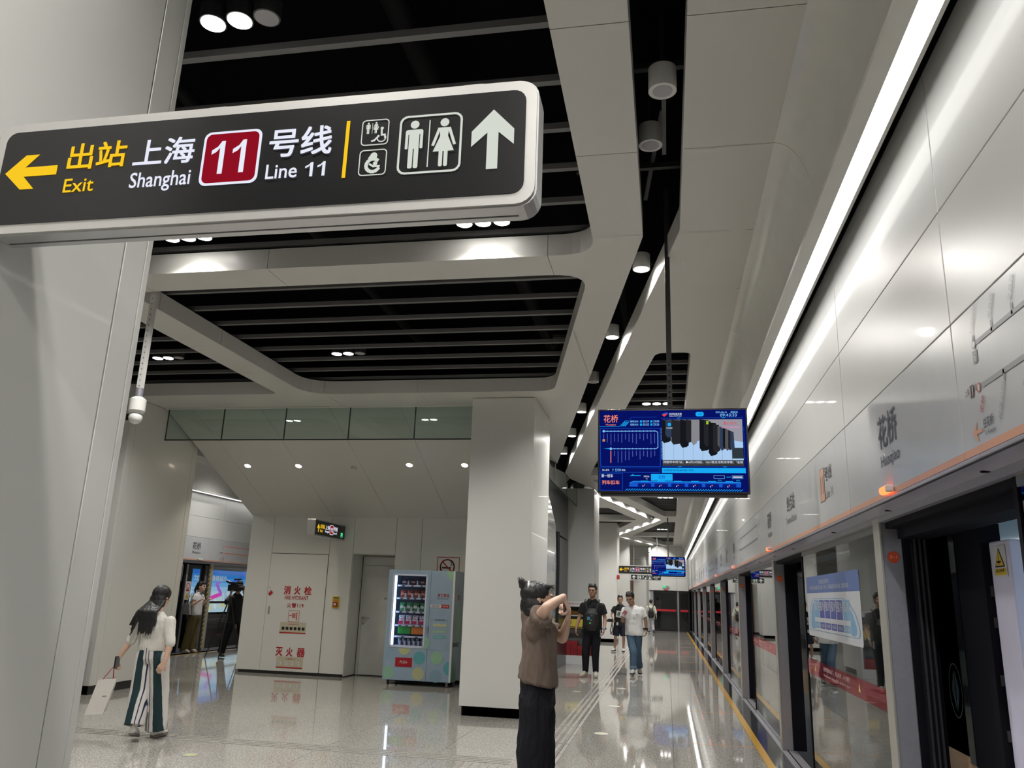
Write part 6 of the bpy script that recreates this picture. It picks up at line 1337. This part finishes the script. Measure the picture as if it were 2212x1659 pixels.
blob('hair', [('e', P_(0, -.022, .042), (.088, .098, .088), RR), ('e', P_(0, .045, .085), (.068, .055, .036), RR), ('e', P_(0, -.05, -.01), (.082, .06, .085), RR), ('t', P_(0, -.1, .02), .035, P_(0, -.135, -.08), .03), ('t', P_(0, -.135, -.08), .03, P_(0, -.12, -.2), .008)], .009, HAIR, tt_, fold=.004, fs=70, sm=1)
t = empty('tote_bag', (-10.960, 17.42, .95), 'grey patterned tote bag on the shoulder of the woman in olive trousers', 'bag')
bm = bmesh.new(); prism(bm, [(-10.970, 1.12), (-10.840, 1.10), (-10.800, .86), (-11.080, .88)], 'y', 17.38, 17.44); part('bag', bm, mat('tote_pattern', (.22, .22, .22), .8, noise_col=(55, .9)), t)
bm = bmesh.new(); cyl(bm, (-10.940, 17.41, 1.11), (-10.880, 17.50, 1.33), .009, n=6); cyl(bm, (-10.860, 17.41, 1.10), (-10.820, 17.50, 1.33), .009, n=6); part('strap', bm, MC['tote_pattern'], t)

# --- camera operator with tripod at the corner of the equipment room
J = dict(head=(-9.56, 17.25, 1.51), neck=(-9.62, 17.3, 1.38), sh1=(-9.68, 17.15, 1.29), sh2=(-9.55, 17.45, 1.29), el1=(-9.72, 17.05, 1.18), wr1=(-9.58, 16.95, 1.36), el2=(-9.42, 17.4, 1.2), wr2=(-9.42, 17.2, 1.42),
         pel=(-9.58, 17.3, .82), hip1=(-9.64, 17.22, .79), hip2=(-9.52, 17.4, .79), kn1=(-9.69, 17.15, .44), kn2=(-9.44, 17.4, .44), an1=(-9.75, 17.12, .09), an2=(-9.40, 17.4, .09), toe1=(-9.62, 17.02, .02), toe2=(-9.28, 17.3, .02))
ct = human('m', 'camera operator in black behind a tripod beside the equipment room corner', J, (.6, -.8, 0), SKIN2, vox=.01, s=.95, shirt=MC['shirt_black'], sleeve=1.3, w=.17, dpt=.12, hem=.76, pants=BLACKC, leg=(.09, .085, .08), shoes=(MC['shoe_black'], MC['sole_dark']), hands=[(J['wr1'], (.3, -.2, .8), (-1, 0, 0), .8, .9, 1), (J['wr2'], (.1, -.3, .8), (1, 0, 0), .8, .9, -1)])
t = empty('tripod_camera', (-9.55, 16.95, 0), 'black video camera on a tall tripod beside the light box reflection', 'camera')
TK = mat('tripod_black', (.012, .012, .014), .35)
top = V((-9.60, 16.98, 1.30))
for q in ((-9.95, 16.82, .0), (-9.50, 16.60, .0), (-9.36, 17.2, 0)): part('leg', cyl(bmesh.new(), top, q, .016, .011, n=8), TK, t)
part('column', cyl(bmesh.new(), top - Zu * .35, top + Zu * .12, .02, n=10), TK, t)
part('spreader', cyl(bmesh.new(), (-9.74, 16.92, .75), (-9.5, 17.05, .75), .008, n=6), TK, t)
bm = B(-9.66, -9.38, 16.92, 17.04, 1.42, 1.56, bev=.01); bx(bm, -9.60, -9.46, 16.90, 17.0, 1.56, 1.62, bev=.01); part('body', bm, TK, t)
part('lens', cyl(bmesh.new(), (-9.40, 16.96, 1.49), (-9.26, 16.95, 1.49), .045, .052, n=18), TK, t); part('viewfinder', cyl(bmesh.new(), (-9.62, 16.93, 1.60), (-9.70, 16.93, 1.64), .03, n=14), TK, t); bm = cyl(bmesh.new(), (-9.47, 16.94, 1.60), (-9.36, 16.92, 1.70), .008, n=6); part('microphone', cyl(bm, (-9.52, 16.92, 1.68), (-9.34, 16.92, 1.68), .018, n=10), TK, t)

bpy.data.scenes.remove(TMPS)
